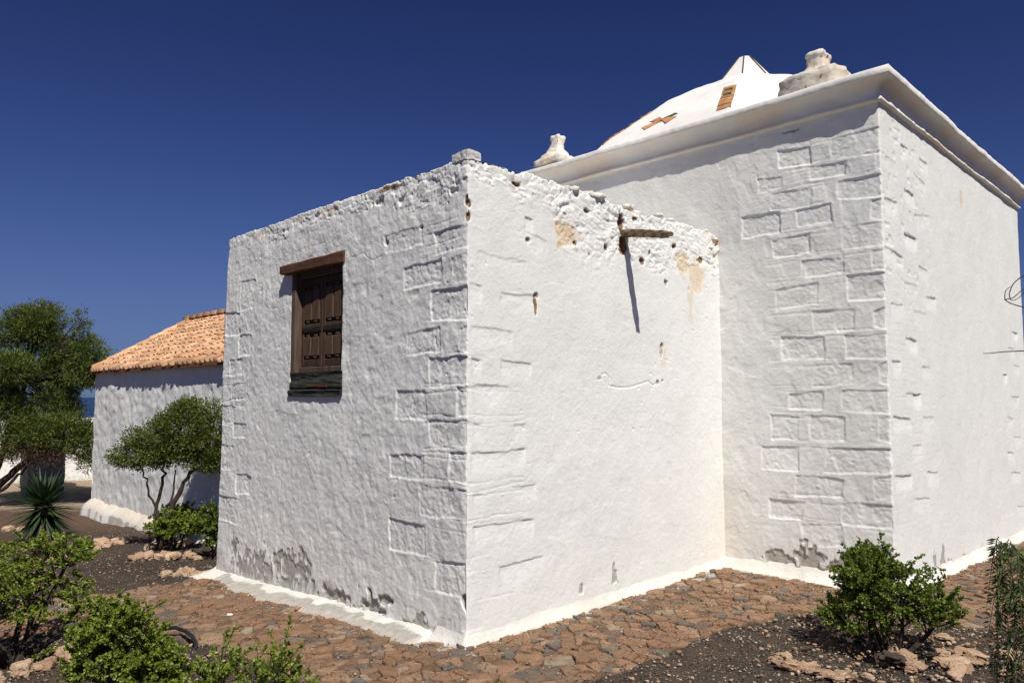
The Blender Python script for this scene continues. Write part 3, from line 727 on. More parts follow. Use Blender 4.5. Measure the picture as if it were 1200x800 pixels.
# resample the profile
pp=np.array(pr); s_=np.concatenate([[0],np.cumsum(np.hypot(*np.diff(pp,axis=0).T))]); t_=np.linspace(0,s_[-1],60)
pr2=list(zip(np.interp(t_,s_,pp[:,0]),np.interp(t_,s_,pp[:,1])))
V,F=octo(pr2,14,.012,430); npmesh('dome',V,F,M['white2'],chapel,False,attr=np.zeros((len(V),3))+np.array([0,.08,0]))
cone=[(.44,5.40),(.40,5.435),(.365,5.47),(.265,5.59),(.165,5.71),(.09,5.805),(.065,5.817)]
V,F=octo(cone,5,.003,431,closed=True); lant=npmesh('dome_cap',V,F,M['white2'],chapel,False,attr=np.zeros((len(V),3)))
for k in range(8):
    a=math.pi/8+k*math.pi/4; d=np.array([math.cos(a),math.sin(a)])
    # thin dark lines down the arrises of the cap
    mb=MB(); mb.tube([(*(DC+d*(.367)),5.468),(*(DC+d*.267),5.59),(*(DC+d*.167),5.71),(*(DC+d*.092),5.803)],.0095,5); mb.build('arris_line',M['tileline'],lant)
    # stone and green tile strip on the arris of the dome
    mb=MB(); tl=np.linspace(1.40,2.06,10)
    pz=lambda r: float(np.interp(-r,-pp[:,0],pp[:,1]))
    tg=np.array([-d[1],d[0]])
    for q in range(9):
        r0=tl[q]+.004; r1=tl[q+1]-.004; mi=1 if q in (1,3) else 0
        if q==6: r1+=.003
        vs=[]
        for r in (r0,r1):
            for (sd,lift) in ((-.115,.0),(-.04,.012),(.024,.0)):
                for up in (-.02,.014+random.uniform(-.003,.003)):
                    rr=r*math.cos(0)-abs(sd)*math.tan(math.pi/8); p=DC+d*rr+tg*sd; zz=pz(r)
                    vs.append((p[0]+d[0]*up*.6,p[1]+d[1]*up*.6,zz+up*.8))
        if mi==1:   # green pieces lie only in the middle of a brown slab
            mb.add(vs,[(1,3,9,7),(3,5,11,9),(0,6,8,2),(2,8,10,4),(0,1,7,6),(4,10,11,5),(0,2,3,1),(2,4,5,3),(6,7,9,8),(8,9,11,10)],0)
            v2=[]
            for r in (r0+.012,r1-.012):
                for sd in (-.09,-.05,-.005):
                    for up in (.01,.021):
                        rr=r-abs(sd)*math.tan(math.pi/8); p=DC+d*rr+tg*sd; v2.append((p[0]+d[0]*up*.6,p[1]+d[1]*up*.6,pz(r)+up*.8))
            mb.add(v2,[(1,3,9,7),(3,5,11,9),(0,6,8,2),(2,8,10,4),(0,1,7,6),(4,10,11,5),(0,2,3,1),(2,4,5,3),(6,7,9,8),(8,9,11,10)],1)
        else: mb.add(vs,[(1,3,9,7),(3,5,11,9),(0,6,8,2),(2,8,10,4),(0,1,7,6),(4,10,11,5),(0,2,3,1),(2,4,5,3),(6,7,9,8),(8,9,11,10)],0)
    mb.build('tile_strip',[M['tilebrown'],M['tilegreen']],chapel)
# star of slabs on the face towards the annex
mb=MB(); cr=1.80*c22
def onface(a,b): # a along y, b down the slope (outwards)
    r=cr+b*.78; rr=r/c22; return np.array([DC[0]-r,DC[1]+a,float(np.interp(-rr,-pp[:,0],pp[:,1]))])
for (pts,mi) in (([(-.07,-.01),(-.26,-.12),(-.16,-.22),(.02,-.09)],1),([(.03,-.08),(.19,-.27),(.33,-.13),(.09,.05)],0),([(.08,.02),(.34,.16),(.20,.30),(-.02,.10)],0),([(-.04,.08),(-.21,.27),(-.35,.12),(-.10,-.03)],0),([(-.07,-.05),(.06,-.08),(.09,.05),(-.05,.08)],0)):
    A=np.array([onface(a*.62+.10,b*.62+.06) for a,b in pts]); nn=np.array([-.62,0,.78])
    vs=list(A-nn*.02)+list(A+nn*.012); k=len(pts)
    mb.add(vs,[tuple(range(k))[::-1],tuple(range(k,2*k))]+[(i,(i+1)%k,(i+1)%k+k,i+k) for i in range(k)],mi)
mb.build('tile_star',[M['tilebrown'],M['tilegreen']],chapel)
# ------------------------------------------------------------------ pinnacles
def pinnacle(c,levels,matl,seed,label,n=40,ang=0,sq=.8):
    """levels: (halfwidth x, halfwidth y, z)"""
    L=np.array(levels); s_=np.concatenate([[0],np.cumsum(np.abs(np.diff(L[:,2]))+np.abs(np.diff(L[:,0])))]); t=np.linspace(0,s_[-1],44)
    wx=np.interp(t,s_,L[:,0]);wy=np.interp(t,s_,L[:,1]);z=np.interp(t,s_,L[:,2]); V=[]
    for i in range(len(t)):
        for k in range(n):
            a=2*math.pi*k/n; ca,sa=math.cos(a),math.sin(a); q=max(abs(ca),abs(sa)); ca2=ca*(1-sq)+ca/q*sq; sa2=sa*(1-sq)+sa/q*sq
            V.append((wx[i]*ca2,wy[i]*sa2,z[i]))
    V=np.array(V); h=.013*fbm(V*8+seed,3,440+seed)+.006*fbm(V*30,3,441,.7)-.010*ss(.5,.7,vn(V*16,447)); F1,F2,ID=worley(V*np.array([9,9,12])+seed,442); h-=.014*(1-ss(0,.08,F2-F1))*(V[:,2]<levels[0][2]+.32)
    rr=np.hypot(V[:,0],V[:,1])+1e-6; V[:,0]*=1+h/rr; V[:,1]*=1+h/rr; V[:,2]+=h*.6
    w=np.zeros((len(V),3)); nzz=vn(V*6+seed,443); w[:,0]=(.35+.5*ss(-.5,.4,nzz))*(V[:,2]<levels[0][2]+(.33 if levels[0][0]>.3 else .14))*(.3+.7*ss(-.2,.3,vn(V*17,446))); w[:,2]=ss(.62,.8,vn(V*13+seed,444))*.6; w[:,1]=ss(.0,.6,vn(V*4+seed,445))*.6
    if ang: ca,sa=math.cos(ang),math.sin(ang); V=V@np.array([[ca,sa,0],[-sa,ca,0],[0,0,1]])
    m_=n; F=[(i*m_+k,i*m_+(k+1)%m_,(i+1)*m_+(k+1)%m_,(i+1)*m_+k) for i in range(len(t)-1) for k in range(m_)]+[tuple((len(t)-1)*m_+k for k in range(m_))]
    o=npmesh('pinnacle',V+np.array([c[0],c[1],0]),F,matl,chapel,True,attr=w); o['label']=label
pinnacle((3.62,2.40),[(.23,.23,4.33),(.23,.23,4.40),(.235,.235,4.41),(.15,.15,4.42),(.15,.15,4.455),(.225,.225,4.465),(.23,.23,4.53),(.19,.19,4.56),(.115,.115,4.62),(.08,.08,4.69),(.072,.072,4.78),(.08,.08,4.83),(.068,.068,4.86),(.03,.03,4.87)],M['masonry'],3,'small white pinnacle with a gap under its cap')
pinnacle((3.78,-.83),[(.44,.38,4.33),(.43,.37,4.37),(.33,.30,4.385),(.32,.28,4.52),(.33,.29,4.60),(.30,.27,4.64),(.21,.19,4.67),(.14,.12,4.70),(.10,.09,4.74),(.095,.085,4.83),(.11,.10,4.86),(.09,.08,4.895),(.03,.03,4.905)],M['masonry'],8,'large broken pinnacle of bare rough masonry')
# ------------------------------------------------------------------ whitewashed plaster fillet at the foot of the walls
def fillet(name,pts,nrms,wfun,hfun_,matl,parent,seed,dirt):
    P=[];N=[];U=[];tot=0
    for i in range(len(pts)-1):
        a=np.array(pts[i],float);b=np.array(pts[i+1],float);L=np.linalg.norm(b-a);k=max(2,int(L/.02))
        for j in range(k+(1 if i==len(pts)-2 else 0)):
            n=np.array(nrms[i],float)
            if j==0 and i>0: n=n+np.array(nrms[i-1],float)
            P.append(a+(b-a)*j/k);N.append(n);U.append(tot+L*j/k)
        tot+=L
    P=np.array(P);N=np.array(N);U=np.array(U);nc=len(P)
    ts=[0,.04,.1,.18,.28,.4,.52,.64,.76,.87,.95,1.0]; V=[];W=[]
    for t in ts:
        P3=np.stack([P[:,0],P[:,1],np.full(nc,t)],1)
        w=wfun(P)*(1+.30*fbm(P3*np.array([3,3,0])+seed,4,450,.6)); hh=hfun_(P)
        q=P+N*(-.02+(w*t)[:,None]+.02*0)
        gz=G(q[:,0],q[:,1]); z=gz+hh*(1-t)**1.8+.014*(1-t**6)+.006*fbm(P3*np.array([12,12,6]),2,451)*(1-t)-.012*(t>=1)
        V.append(np.stack([q[:,0],q[:,1],z],1)); c=np.zeros((nc,3)); c[:,0]=dirt(P)*ss(.0,.6,t+.35*vn(np.stack([P[:,0]*7,P[:,1]*7,np.full(nc,t*3.)],1),452)); c[:,1]=.3*ss(.3,1,t+.0*P[:,0]); W.append(c)
    V=np.concatenate(V);W=np.concatenate(W); nr=len(ts)
    a=np.arange(nr-1)[:,None]*nc+np.arange(nc-1)[None,:]; F=np.stack([a,a+nc,a+nc+1,a+1],-1).reshape(-1,4)
    return npmesh(name,V,F,matl,parent,True,attr=W)
fillet('plaster_skirting',[(3.3,3.78),(0,3.74),(0,0),(LB,0),(LB,LC),(8.42,LC)],[(0,1),(-1,0),(0,-1),(-1,0),(0,-1)],
   lambda P:np.where((P[:,0]<.01)&(P[:,1]>.35),.19+.05*ss(1.5,3,P[:,1]),.062+.03*ss(LB-.1,LB,P[:,0])), lambda P:np.where((P[:,0]<.01)&(P[:,1]>.3),.045,.12),M['skirting'],chapel,2,
   lambda P:np.where((P[:,0]<.01)&(P[:,1]>.35)&(P[:,1]<3.5),.60,.25))
# ------------------------------------------------------------------ ground
PATH=[(-3.4,4.1),(-2.2,3.95),(-1.25,3.78),(-.84,3.70),(-.47,3.68),(-.01,3.80),(.3,3.9),(.3,.3),(3.6,.3),(3.6,-1.2),(14,-1.2),(14,-3.2),(9,-2.95),(5,-2.75),(3.2,-2.58),(2.78,-2.2),(2.74,-1.75),(2.5,-1.28),(2.0,-1.06),(1.5,-.95),(.88,-.94),(.35,-.95),(-.01,-.86),(-.5,-.7),(-.95,-.35),(-1.04,.2),(-1.0,.88),(-1.06,1.52),(-1.13,1.93),(-1.25,2.5),(-1.6,2.7),(-2.4,2.8),(-3.4,2.9)]
def inside(px,py,poly):
    r=np.zeros(len(px),bool); n=len(poly)
    for i in range(n):
        x0,y0=poly[i];x1,y1=poly[(i+1)%n]
        c=((y0>py)!=(y1>py))&(px<(x1-x0)*(py-y0)/((y1-y0) if y1!=y0 else 1e-9)+x0); r^=c
    return r
def geo(a,b,s,far,g=1.16):
    core=list(np.arange(a,b,s)); lo=[];x=a;st=s
    while x>-far: st*=g; x-=st; lo.append(x)
    hi=[];x=core[-1];st=s
    while x<far: st*=g; x+=st; hi.append(x)
    return np.array(lo[::-1]+core+hi)
gx=geo(-4.0,6.5,.03,1400); gy=geo(-3.6,8.5,.03,1400)
X,Y=np.meshgrid(gx,gy); P=np.stack([X.ravel(),Y.ravel(),np.zeros(X.size)],1)
inp=inside(P[:,0],P[:,1],PATH)
z=G(P[:,0],P[:,1])+np.where(inp,-.012+.004*vn(P*9,603),.012*fbm(P*1.1,2,600)+.010*fbm(P*5,2,601)+.006*fbm(P*17,2,602)-.012)
d=np.hypot(P[:,0],P[:,1]); z=z+ss(60,300,d)*(6*fbm(P*.006,3,605))
z=np.maximum(z,-60); V=np.stack([P[:,0],P[:,1],z],1)
# planting hollows round the shrubs
for (hx,hy,hr,hd) in ((1.86,-1.92,.34,.07),(-1.95,2.05,.36,.06),(-1.35,1.6,.35,.04)):
    q=np.hypot(V[:,0]-hx,V[:,1]-hy); V[:,2]-=hd*ss(hr,hr*.35,q)
ny,nx=X.shape; a=np.arange(ny-1)[:,None]*nx+np.arange(nx-1)[None,:]; F=np.stack([a,a+1,a+nx+1,a+nx],-1).reshape(-1,4)
m,nt,p=mat('volcanic_ground'); g=NT(nt); Pn=g.pos()
sep=g.n('ShaderNodeSeparateXYZ'); g.l(Pn,sep.inputs[0])
gr=g.mix(g.noise(Pn,110,3,.7),(.024,.020,.017),(.10,.080,.066))
gr=g.mix(g.ramp(g.noise(Pn,2.2,4,.6),[(.45,0.),(.7,.55)]),gr,(.12,.08,.055))
gr=g.mix(g.ramp(g.noise(Pn,70,2,.5),[(.66,0.),(.70,.8)]),gr,(.24,.18,.13))
br=g.mix(g.noise(Pn,9,5,.7),(.075,.048,.034),(.17,.115,.08))
sd=g.mix(g.noise(Pn,3,5,.65),(.30,.225,.155),(.40,.315,.225))
s_=g.math('ADD',g.math('MULTIPLY',g.math('ADD',sep.outputs[0],sep.outputs[1]),.7071),g.math('MULTIPLY',g.noise(Pn,1.2,4,.6),1.2))
f1=g.ramp(g.math('MULTIPLY',g.math('SUBTRACT',s_,5.8),.5),[(0.,0.),(1.,1.)])
f2=g.ramp(g.math('MULTIPLY',g.math('SUBTRACT',s_,9.1),1.6),[(0.,0.),(1.,1.)])
c=g.mix(f1,gr,br); c=g.mix(f2,c,sd)
at=g.n('ShaderNodeVertexColor',layer_name='wear_bounce'); sp=g.n('ShaderNodeSeparateColor'); g.l(at.outputs[0],sp.inputs[0])
bed=g.mix(g.noise(Pn,30,4,.7),(.09,.058,.038),(.26,.17,.105)); c=g.mix(sp.outputs[0],c,bed)
lime=g.mix(g.noise(Pn,25,4,.7),(.30,.27,.22),(.55,.52,.46)); c=g.mix(g.ramp(g.math('MULTIPLY',sp.outputs[1],g.math('ADD',g.noise(Pn,12,4,.7),.35)),[(.35,0.),(.55,1.)]),c,lime)
sc=g.mix(g.noise(Pn,.02,4,.6),(.16,.11,.07),(.10,.09,.05)); fs=g.n('ShaderNodeVectorMath',operation='LENGTH'); g.l(Pn,fs.inputs[0]); c=g.mix(g.ramp(g.math('MULTIPLY',fs.outputs['Value'],.01),[(.25,0.),(.5,1.)]),c,sc)
g.l(c,p.inputs['Base Color']); p.inputs['Roughness'].default_value=.97; p.inputs['Specular IOR Level'].default_value=.1
g.l(g.bump(g.noise(Pn,120,3,.7),.7,.008,g.bump(g.noise(Pn,28,5,.7),.9,.02)),p.inputs['Normal'])
wr=np.zeros((len(V),3)); wr[:,0]=inp; dA=np.where((P[:,1]>0),-P[:,0],9)
lm=np.maximum(ss(.42,.2,dA)*(P[:,1]<3.9)*(P[:,1]>-.1),ss(3.0,3.5,P[:,1])*ss(-.35,-.7,P[:,0])); lm=np.maximum(lm,.7*ss(-.2,-.12,P[:,1])*(P[:,0]>-.1)*(P[:,0]<3.3)); wr[:,1]=lm*inp
tag(npmesh('ground',V,F,m,None,True,attr=wr),kind='structure')
# crazy paving
def clip(poly,a,b,c):
    out=[]
    for i in range(len(poly)):
        p=poly[i];q=poly[(i+1)%len(poly)]; dp=a*p[0]+b*p[1]-c; dq=a*q[0]+b*q[1]-c
        if dp<=0: out.append(p)
        if dp*dq<0: t=dp/(dp-dq); out.append((p[0]+(q[0]-p[0])*t,p[1]+(q[1]-p[1])*t))
    return out
seeds=[]; sp_=.076
for i in np.arange(-3.4,10,sp_):
    for j in np.arange(-3.2,4.2,sp_):
        if random.random()<.35+.5*(.5+.5*math.sin(i*2.3+j*1.1)*math.sin(i*1.1-j*2.9)): seeds.append((i+random.uniform(-.5,.5)*sp_,j+random.uniform(-.5,.5)*sp_))
seeds=np.array(seeds); ins=inside(seeds[:,0],seeds[:,1],PATH)&~((seeds[:,0]>.03)&(seeds[:,1]>.03)&(seeds[:,1]<3.7))&~((seeds[:,0]>LB+.02)&(seeds[:,1]>LC+.02))
grid={}
for k,s in enumerate(seeds): grid.setdefault((int(s[0]//.4),int(s[1]//.4)),[]).append(k)
VV=[];FF=[];n0=0; base=0; CO=[]
for k in np.where(ins)[0]:
    s=seeds[k]; gi,gj=int(s[0]//.4),int(s[1]//.4); poly=[(s[0]+.3*math.cos(a),s[1]+.3*math.sin(a)) for a in np.arange(8)*math.pi/4]
    nb=[q for a in(-1,0,1) for b in(-1,0,1) for q in grid.get((gi+a,gj+b),[]) if q!=k]
    for q in nb:
        t=seeds[q]; dx,dy=t-s; L=math.hypot(dx,dy)
        if L<.6: poly=clip(poly,dx/L,dy/L,((s[0]+t[0])/2*dx+(s[1]+t[1])/2*dy)/L-.0022*random.uniform(.2,2.6))
        if len(poly)<3: break
    if len(poly)<3: continue
    if random.random()<.05: continue
    # roughen the outline
    out=[]
    for i in range(len(poly)):
        p=np.array(poly[i]);q=np.array(poly[(i+1)%len(poly)]);L=np.linalg.norm(q-p)
        if L<.006: continue
        kk=max(1,int(L/.03))
        for j in range(kk):
            r=p+(q-p)*j/kk+(RNG.normal(0,.0055,2) if kk>1 else 0); out.append(r)
    if len(out)<4: continue
    O=np.array(out); cc=O.mean(0); mm=len(O)
    if np.abs(O-cc).max()<.02: continue
    zb=g1(*cc); th=random.uniform(-.010,.006)+(.010 if random.random()<.10 else 0); tx,ty=random.uniform(-.08,.08),random.uniform(-.08,.08)
    rings=[(1.0,-.03),(.985,th-.006),(.94,th),(.62,th+.0015),(.3,th+.002)]
    vs=[]
    for sc_,zz in rings:
        R_=cc+(O-cc)*sc_; rel=R_-cc; h=zb+zz+(rel[:,0]*tx+rel[:,1]*ty)*(zz>-.02)+(.0030*vn(np.stack([R_[:,0]*45,R_[:,1]*45,np.full(mm,k*1.)],1),701)+.004*vn(np.stack([R_[:,0]*14,R_[:,1]*14,np.full(mm,k*1.)],1),702))*(zz>-.02)+(G(R_[:,0],R_[:,1])-zb)
        vs.append(np.stack([R_[:,0],R_[:,1],h],1))
    vs=np.concatenate(vs+[np.array([[cc[0],cc[1],zb+th+.002]])])
    for r in range(4):
        for i in range(mm): FF.append((n0+r*mm+i,n0+r*mm+(i+1)%mm,n0+(r+1)*mm+(i+1)%mm,n0+(r+1)*mm+i))
    for i in range(mm): FF.append((n0+4*mm+i,n0+4*mm+(i+1)%mm,n0+5*mm))
    VV.append(vs); n0+=len(vs)
m,nt,p=mat('flagstone'); g=NT(nt); Pn=g.pos(); ri=g.n('ShaderNodeNewGeometry').outputs['Random Per Island']
c=g.ramp(ri,[(0.,(.24,.135,.075)),(.16,(.33,.19,.105)),(.30,(.21,.13,.08)),(.44,(.39,.26,.16)),(.58,(.27,.14,.08)),(.68,(.42,.29,.19)),(.76,(.17,.12,.085)),(.84,(.13,.12,.105)),(.95,(.15,.15,.145)),(.97,(.36,.30,.22)),(1.,(.46,.37,.27))])
c=g.mix(g.ramp(g.noise(Pn,5,5,.7),[(.42,0.),(.62,.75)]),c,(.265,.165,.10))
c=g.mix(g.ramp(g.noise(Pn,75,3,.6),[(.60,0.),(.70,.6)]),c,(.07,.055,.045))
c=g.mix(g.ramp(g.noise(Pn,16,5,.7),[(.3,0.),(.75,.75)]),c,g.mix(1.,c,(.45,.42,.40),'MULTIPLY'))
c=g.mix(g.ramp(g.noise(Pn,50,4,.7),[(.58,0.),(.75,.6)]),c,(.46,.35,.25))
g.l(c,p.inputs['Base Color']); p.inputs['Roughness'].default_value=.85; p.inputs['Specular IOR Level'].default_value=.25
g.l(g.bump(g.noise(Pn,130,4,.7),.5,.004,g.bump(g.noise(Pn,28,5,.7),.7,.012)),p.inputs['Normal'])
tag(npmesh('paved_path',np.concatenate(VV),FF,m,None,False),kind='structure')
# gravel: volcanic grit and pebbles, uncountable
import bmesh
bm=bmesh.new(); bmesh.ops.create_icosphere(bm,subdivisions=1,radius=1); IV=np.array([v.co[:] for v in bm.verts]); IF=np.array([[v.index for v in f.verts] for f in bm.faces]); bm.free()
def pebbles(name,pts,sizes,matl):
    n=len(pts); J=1+RNG.uniform(-.28,.28,(n,len(IV))); S=sizes[:,None,None]*np.stack([RNG.uniform(.7,1.4,n),RNG.uniform(.7,1.3,n),RNG.uniform(.45,.8,n)],1)[:,None,:]
    a=RNG.uniform(0,6.28,n); B=IV[None]*J[:,:,None]*S; ca,sa=np.cos(a)[:,None],np.sin(a)[:,None]
    X_=B[:,:,0]*ca-B[:,:,1]*sa;Y_=B[:,:,0]*sa+B[:,:,1]*ca; V=np.stack([X_,Y_,B[:,:,2]],-1)+pts[:,None,:]
    F=(IF[None]+(np.arange(n)*len(IV))[:,None,None]).reshape(-1,3)
    return tag(npmesh(name,V.reshape(-1,3),F,matl,None,False),kind='stuff')
def gravmat(name,st):
    m,nt,p=mat(name); g=NT(nt); ri=g.n('ShaderNodeNewGeometry').outputs['Random Per Island']
    c=g.ramp(ri,st); c=g.mix(g.noise(g.pos(),90,3,.6),c,g.mix(1.,c,(.6,.57,.55),'MULTIPLY')); g.l(c,p.inputs['Base Color']); p.inputs['Roughness'].default_value=.95; p.inputs['Specular IOR Level'].default_value=.12; return m
# keep-out test for paving and buildings
def free(x,y,path=False):
    f=~((x>-.02)&(y>-.02)&(y<3.75)&(x<3.4))&~((x>LB-.02)&(y>LC-.02)&(y<2.9))
    return f if path else f&~inside(x,y,PATH)
def scatter(n,boxes):
    out=[]
    for (x0,x1,y0,y1,k) in boxes:
        m=int(n*k); out.append(np.stack([RNG.uniform(x0,x1,m),RNG.uniform(y0,y1,m)],1))
    q=np.concatenate(out); return q
q=scatter(95000,[(-2.9,-.5,-.6,2.9,.32),(-.6,3.6,-3.0,-.6,.34),(-3.6,1.,3.6,8.5,.34)]); q=q[free(q[:,0],q[:,1])]
cl=vn(np.stack([q[:,0]*2.5,q[:,1]*2.5,0*q[:,0]],1),720); q=q[RNG.uniform(-1,1.2,len(q))>-.5-cl*.7]
sz=.003+.006*RNG.random(len(q))**2.5; pts=np.stack([q[:,0],q[:,1],G(q[:,0],q[:,1])-.010+.012*fbm(np.stack([q[:,0],q[:,1],0*q[:,0]],1)*1.1,2,600)+.010*fbm(np.stack([q[:,0],q[:,1],0*q[:,0]],1)*5,2,601)],1)
for (hx,hy,hr,hd) in ((1.86,-1.92,.34,.07),(-1.95,2.05,.36,.06),(-1.35,1.6,.35,.04)): pts[:,2]-=hd*ss(hr,hr*.35,np.hypot(pts[:,0]-hx,pts[:,1]-hy))
pebbles('gravel',pts,sz,gravmat('gravel_stone',[(0.,(.02,.017,.015)),(.30,(.06,.048,.040)),(.55,(.12,.095,.075)),(.72,(.20,.155,.12)),(.84,(.30,.22,.16)),(.93,(.45,.37,.29)),(1.,(.6,.56,.5))]))
q=scatter(14000,[(-3.3,0,-.6,3.9,.45),(0,3.3,-1.4,0,.28),(3.3,9,-3,-1.5,.27)]); q=q[free(q[:,0],q[:,1],True)&inside(q[:,0],q[:,1],PATH)]
sz=.002+.006*RNG.random(len(q))**2; pts=np.stack([q[:,0],q[:,1],G(q[:,0],q[:,1])+.006],1)
pebbles('path_grit',pts,sz,gravmat('grit_stone',[(0.,(.10,.06,.04)),(.5,(.25,.16,.10)),(.8,(.38,.28,.2)),(1.,(.55,.5,.44))]))
# small crumbled tan debris near the right-hand shrub and path edge
q=np.concatenate([np.stack([RNG.normal(2.15,.16,420),RNG.normal(-1.52,.17,420)],1),np.stack([RNG.normal(2.5,.25,160),RNG.normal(-2.2,.2,160)],1),np.stack([RNG.normal(1.4,.3,260),RNG.normal(-2.1,.25,260)],1),np.stack([RNG.normal(-.3,.4,120),RNG.normal(5.0,.7,120)],1),np.stack([RNG.uniform(-.2,2.6,500),RNG.uniform(-2.7,-.95,500)],1),np.stack([RNG.uniform(-2.4,-1.,160),RNG.uniform(.8,2.8,160)],1)]); q=q[free(q[:,0],q[:,1])]
pebbles('crumbled_stone',np.stack([q[:,0],q[:,1],G(q[:,0],q[:,1])+.002],1),.004+.013*RNG.random(len(q))**2,gravmat('crumb_stone',[(0.,(.25,.15,.09)),(.5,(.42,.28,.18)),(1.,(.6,.48,.36))]))
# ------------------------------------------------------------------ rocks
rockm=[]
for k in range(18):
    V,F=rockmesh(3,k+1,(1,random.uniform(.55,.85),random.uniform(.32,.52)),.25,.55,.45) if k<9 else rockmesh(3,k+1,(1,random.uniform(.7,.95),random.uniform(.55,.75)),.22,.28,.3)
    me=bpy.data.meshes.new('rock'); me.from_pydata([tuple(v) for v in V],[],[tuple(int(i) for i in f) for f in F]); me.materials.append(M['rock'])
    me.polygons.foreach_set('use_smooth',np.full(len(F),True)); 
    try: me.set_sharp_from_angle(angle=R(22))
    except Exception: pass
    rockm.append(me)
def rock(x,y,s,label,group,sink=.25,name='rock',dz=0):
    o=bpy.data.objects.new(name,random.choice(rockm[:9] if y<-1 else rockm[9:])); COL.objects.link(o); o.location=(x,y,g1(x,y)+s*(.45-sink)+dz); o.rotation_euler=(random.uniform(-.3,.3),random.uniform(-.3,.3),random.uniform(0,6.28)); o.scale=(s*random.uniform(.9,1.25),s*random.uniform(.85,1.1),s*random.uniform(.8,1.15)); return tag(o,label,'rock',group)
def arc(pts,n,jit,smin,smax,label,group):
    P=np.array(pts,float); s_=np.concatenate([[0],np.cumsum(np.hypot(*np.diff(P,axis=0).T))])
    for i in range(n):
        t=s_[-1]*(i+random.uniform(.1,.9))/n; x=np.interp(t,s_,P[:,0])+random.gauss(0,jit); y=np.interp(t,s_,P[:,1])+random.gauss(0,jit)
        rock(x,y,random.uniform(smin,smax),label,group)
arc([(1.30,-1.50),(1.16,-1.72),(1.18,-1.95),(1.30,-2.12)],20,.04,.022,.055,'pale tan rock in the curved row just left of the round shrub at the right','rocks left of the round shrub')
arc([(1.62,-2.12),(1.84,-2.34),(2.1,-2.5),(2.3,-2.65)],30,.085,.025,.075,'orange tan rock in the heap to the right of the round shrub','rocks right of the round shrub')
arc([(2.1,-1.6),(2.35,-1.75),(2.3,-2.2)],10,.05,.02,.045,'small tan rock lying behind the round shrub','small rocks behind the round shrub')
arc([(-2.28,1.62),(-2.0,1.72),(-1.80,1.86),(-1.70,2.06)],14,.05,.028,.062,'tan rock in the row edging the bed at the bottom left corner','rocks edging the bottom left bed')
arc([(-1.62,2.25),(-1.42,2.42),(-1.25,2.35)],5,.04,.035,.06,'tan rock on the dark soil beside the lime-bordered path','rocks beside the path')
arc([(-.25,6.75),(.05,6.9),(.35,6.5),(.5,6.1),(.42,5.85)],22,.12,.035,.095,'tan rock in the ring behind the two low shrubs by the annex','rocks behind the low shrubs')
arc([(-.12,5.55),(.0,5.3),(.2,5.1),(.28,4.9)],14,.07,.03,.08,'tan rock in the row in front of the two low shrubs by the annex','rocks in front of the low shrubs')
arc([(-.38,4.15),(-.22,4.0),(-.10,3.86),(-.02,3.9)],16,.06,.025,.06,'tan rock heaped at the left foot of the annex','rocks at the annex corner')
arc([(-1.05,6.35),(-.9,6.2),(-.75,6.1)],5,.05,.05,.08,'tan rock lying in front of the spiky plant','rocks by the spiky plant')
arc([(-1.0,10.2),(-.6,9.9),(-.3,9.6)],5,.1,.05,.09,'tan rock on the brown earth behind the spiky plant','rocks behind the spiky plant')
o=rock(1.63,-2.02,.105,'dark brown rounded rock at the foot of the round shrub','' ,.2); o.data=o.data.copy(); o.data.materials[0]=M['rock_dark']
o=rock(-.62,2.05,.017,'single white pebble on the paved path near the annex',''); o.data=o.data.copy(); o.data.materials[0]=M['white2']
# orange flagstone lying proud
# hose
mb=MB(); hp=[(-1.24,2.0),(-1.17,1.93),(-1.12,1.83),(-1.10,1.70),(-1.10,1.56),(-1.13,1.43),(-1.20,1.33)]
mb.tube([(x,y,g1(x,y)+z) for (x,y),z in zip(hp,(.0,.035,.05,.045,.03,.012,-.02))],.013,10); tag(mb.build('hose',M['hose'],None,True),'black rubber hose arching out of the soil beside the paved path','hose')
# ------------------------------------------------------------------ tile-roofed building
NX0=.85; NYL=10.79; NYR=4.6
nave=empty('tiled_building',(NX0,NYL,-.43),'low whitewashed building with an orange clay tile roof behind the small tree','building')
def wallgrid(name,p0,p1,z0,z1,nrmv,st,seed,parent,matl,amp=1.,wearf=None,ztopf=None):
    p0=np.array(p0,float);p1=np.array(p1,float);L=np.linalg.norm(p1-p0);nu=int(L/st)+2;nz=int((z1-z0)/st)+2
    U,Z=np.meshgrid(np.linspace(0,1,nu),np.linspace(0,1,nz)); X=p0[0]+(p1[0]-p0[0])*U;Y=p0[1]+(p1[1]-p0[1])*U
    zt=z1 if ztopf is None else ztopf(X,Y)
    P=np.stack([X.ravel(),Y.ravel(),(z0+(zt-z0)*Z).ravel()],1); h=amp*(.014*fbm(P*2,2,seed)+.008*fbm(P*np.array([9,9,11]),4,seed+3,.7)-.007*ss(.2,.7,vn(P*16,seed+8)))
    V=P+np.array([nrmv[0],nrmv[1],0])*h[:,None]; w=np.zeros((len(P),3)) if wearf is None else wearf(P)
    a=np.arange(nz-1)[:,None]*nu+np.arange(nu-1)[None,:]; F=np.stack([a,a+nu,a+nu+1,a+1],-1).reshape(-1,4)
    return npmesh(name,V,F,matl,parent,True,attr=w)
def nw(P):
    w=np.zeros((len(P),3)); w[:,0]=ss(-.25,-.42,P[:,2]+.1*vn(P*3,801))*.5+ss(.3,.8,vn(P*4,802))*.25; w[:,1]=ss(-.0,-.3,P[:,2]+.12*vn(P*3,803))*.4; return w
NZT=2.02; RX=2.50; RZ=3.03
wallgrid('wall',(NX0,NYL+.0),(NX0,NYR),-.6,NZT+.02,(-1,0),.035,810,nave,M['white'],1.,nw)
gz=lambda X,Y: np.interp(np.abs(X-RX),[0,RX-NX0],[RZ,NZT+.02])
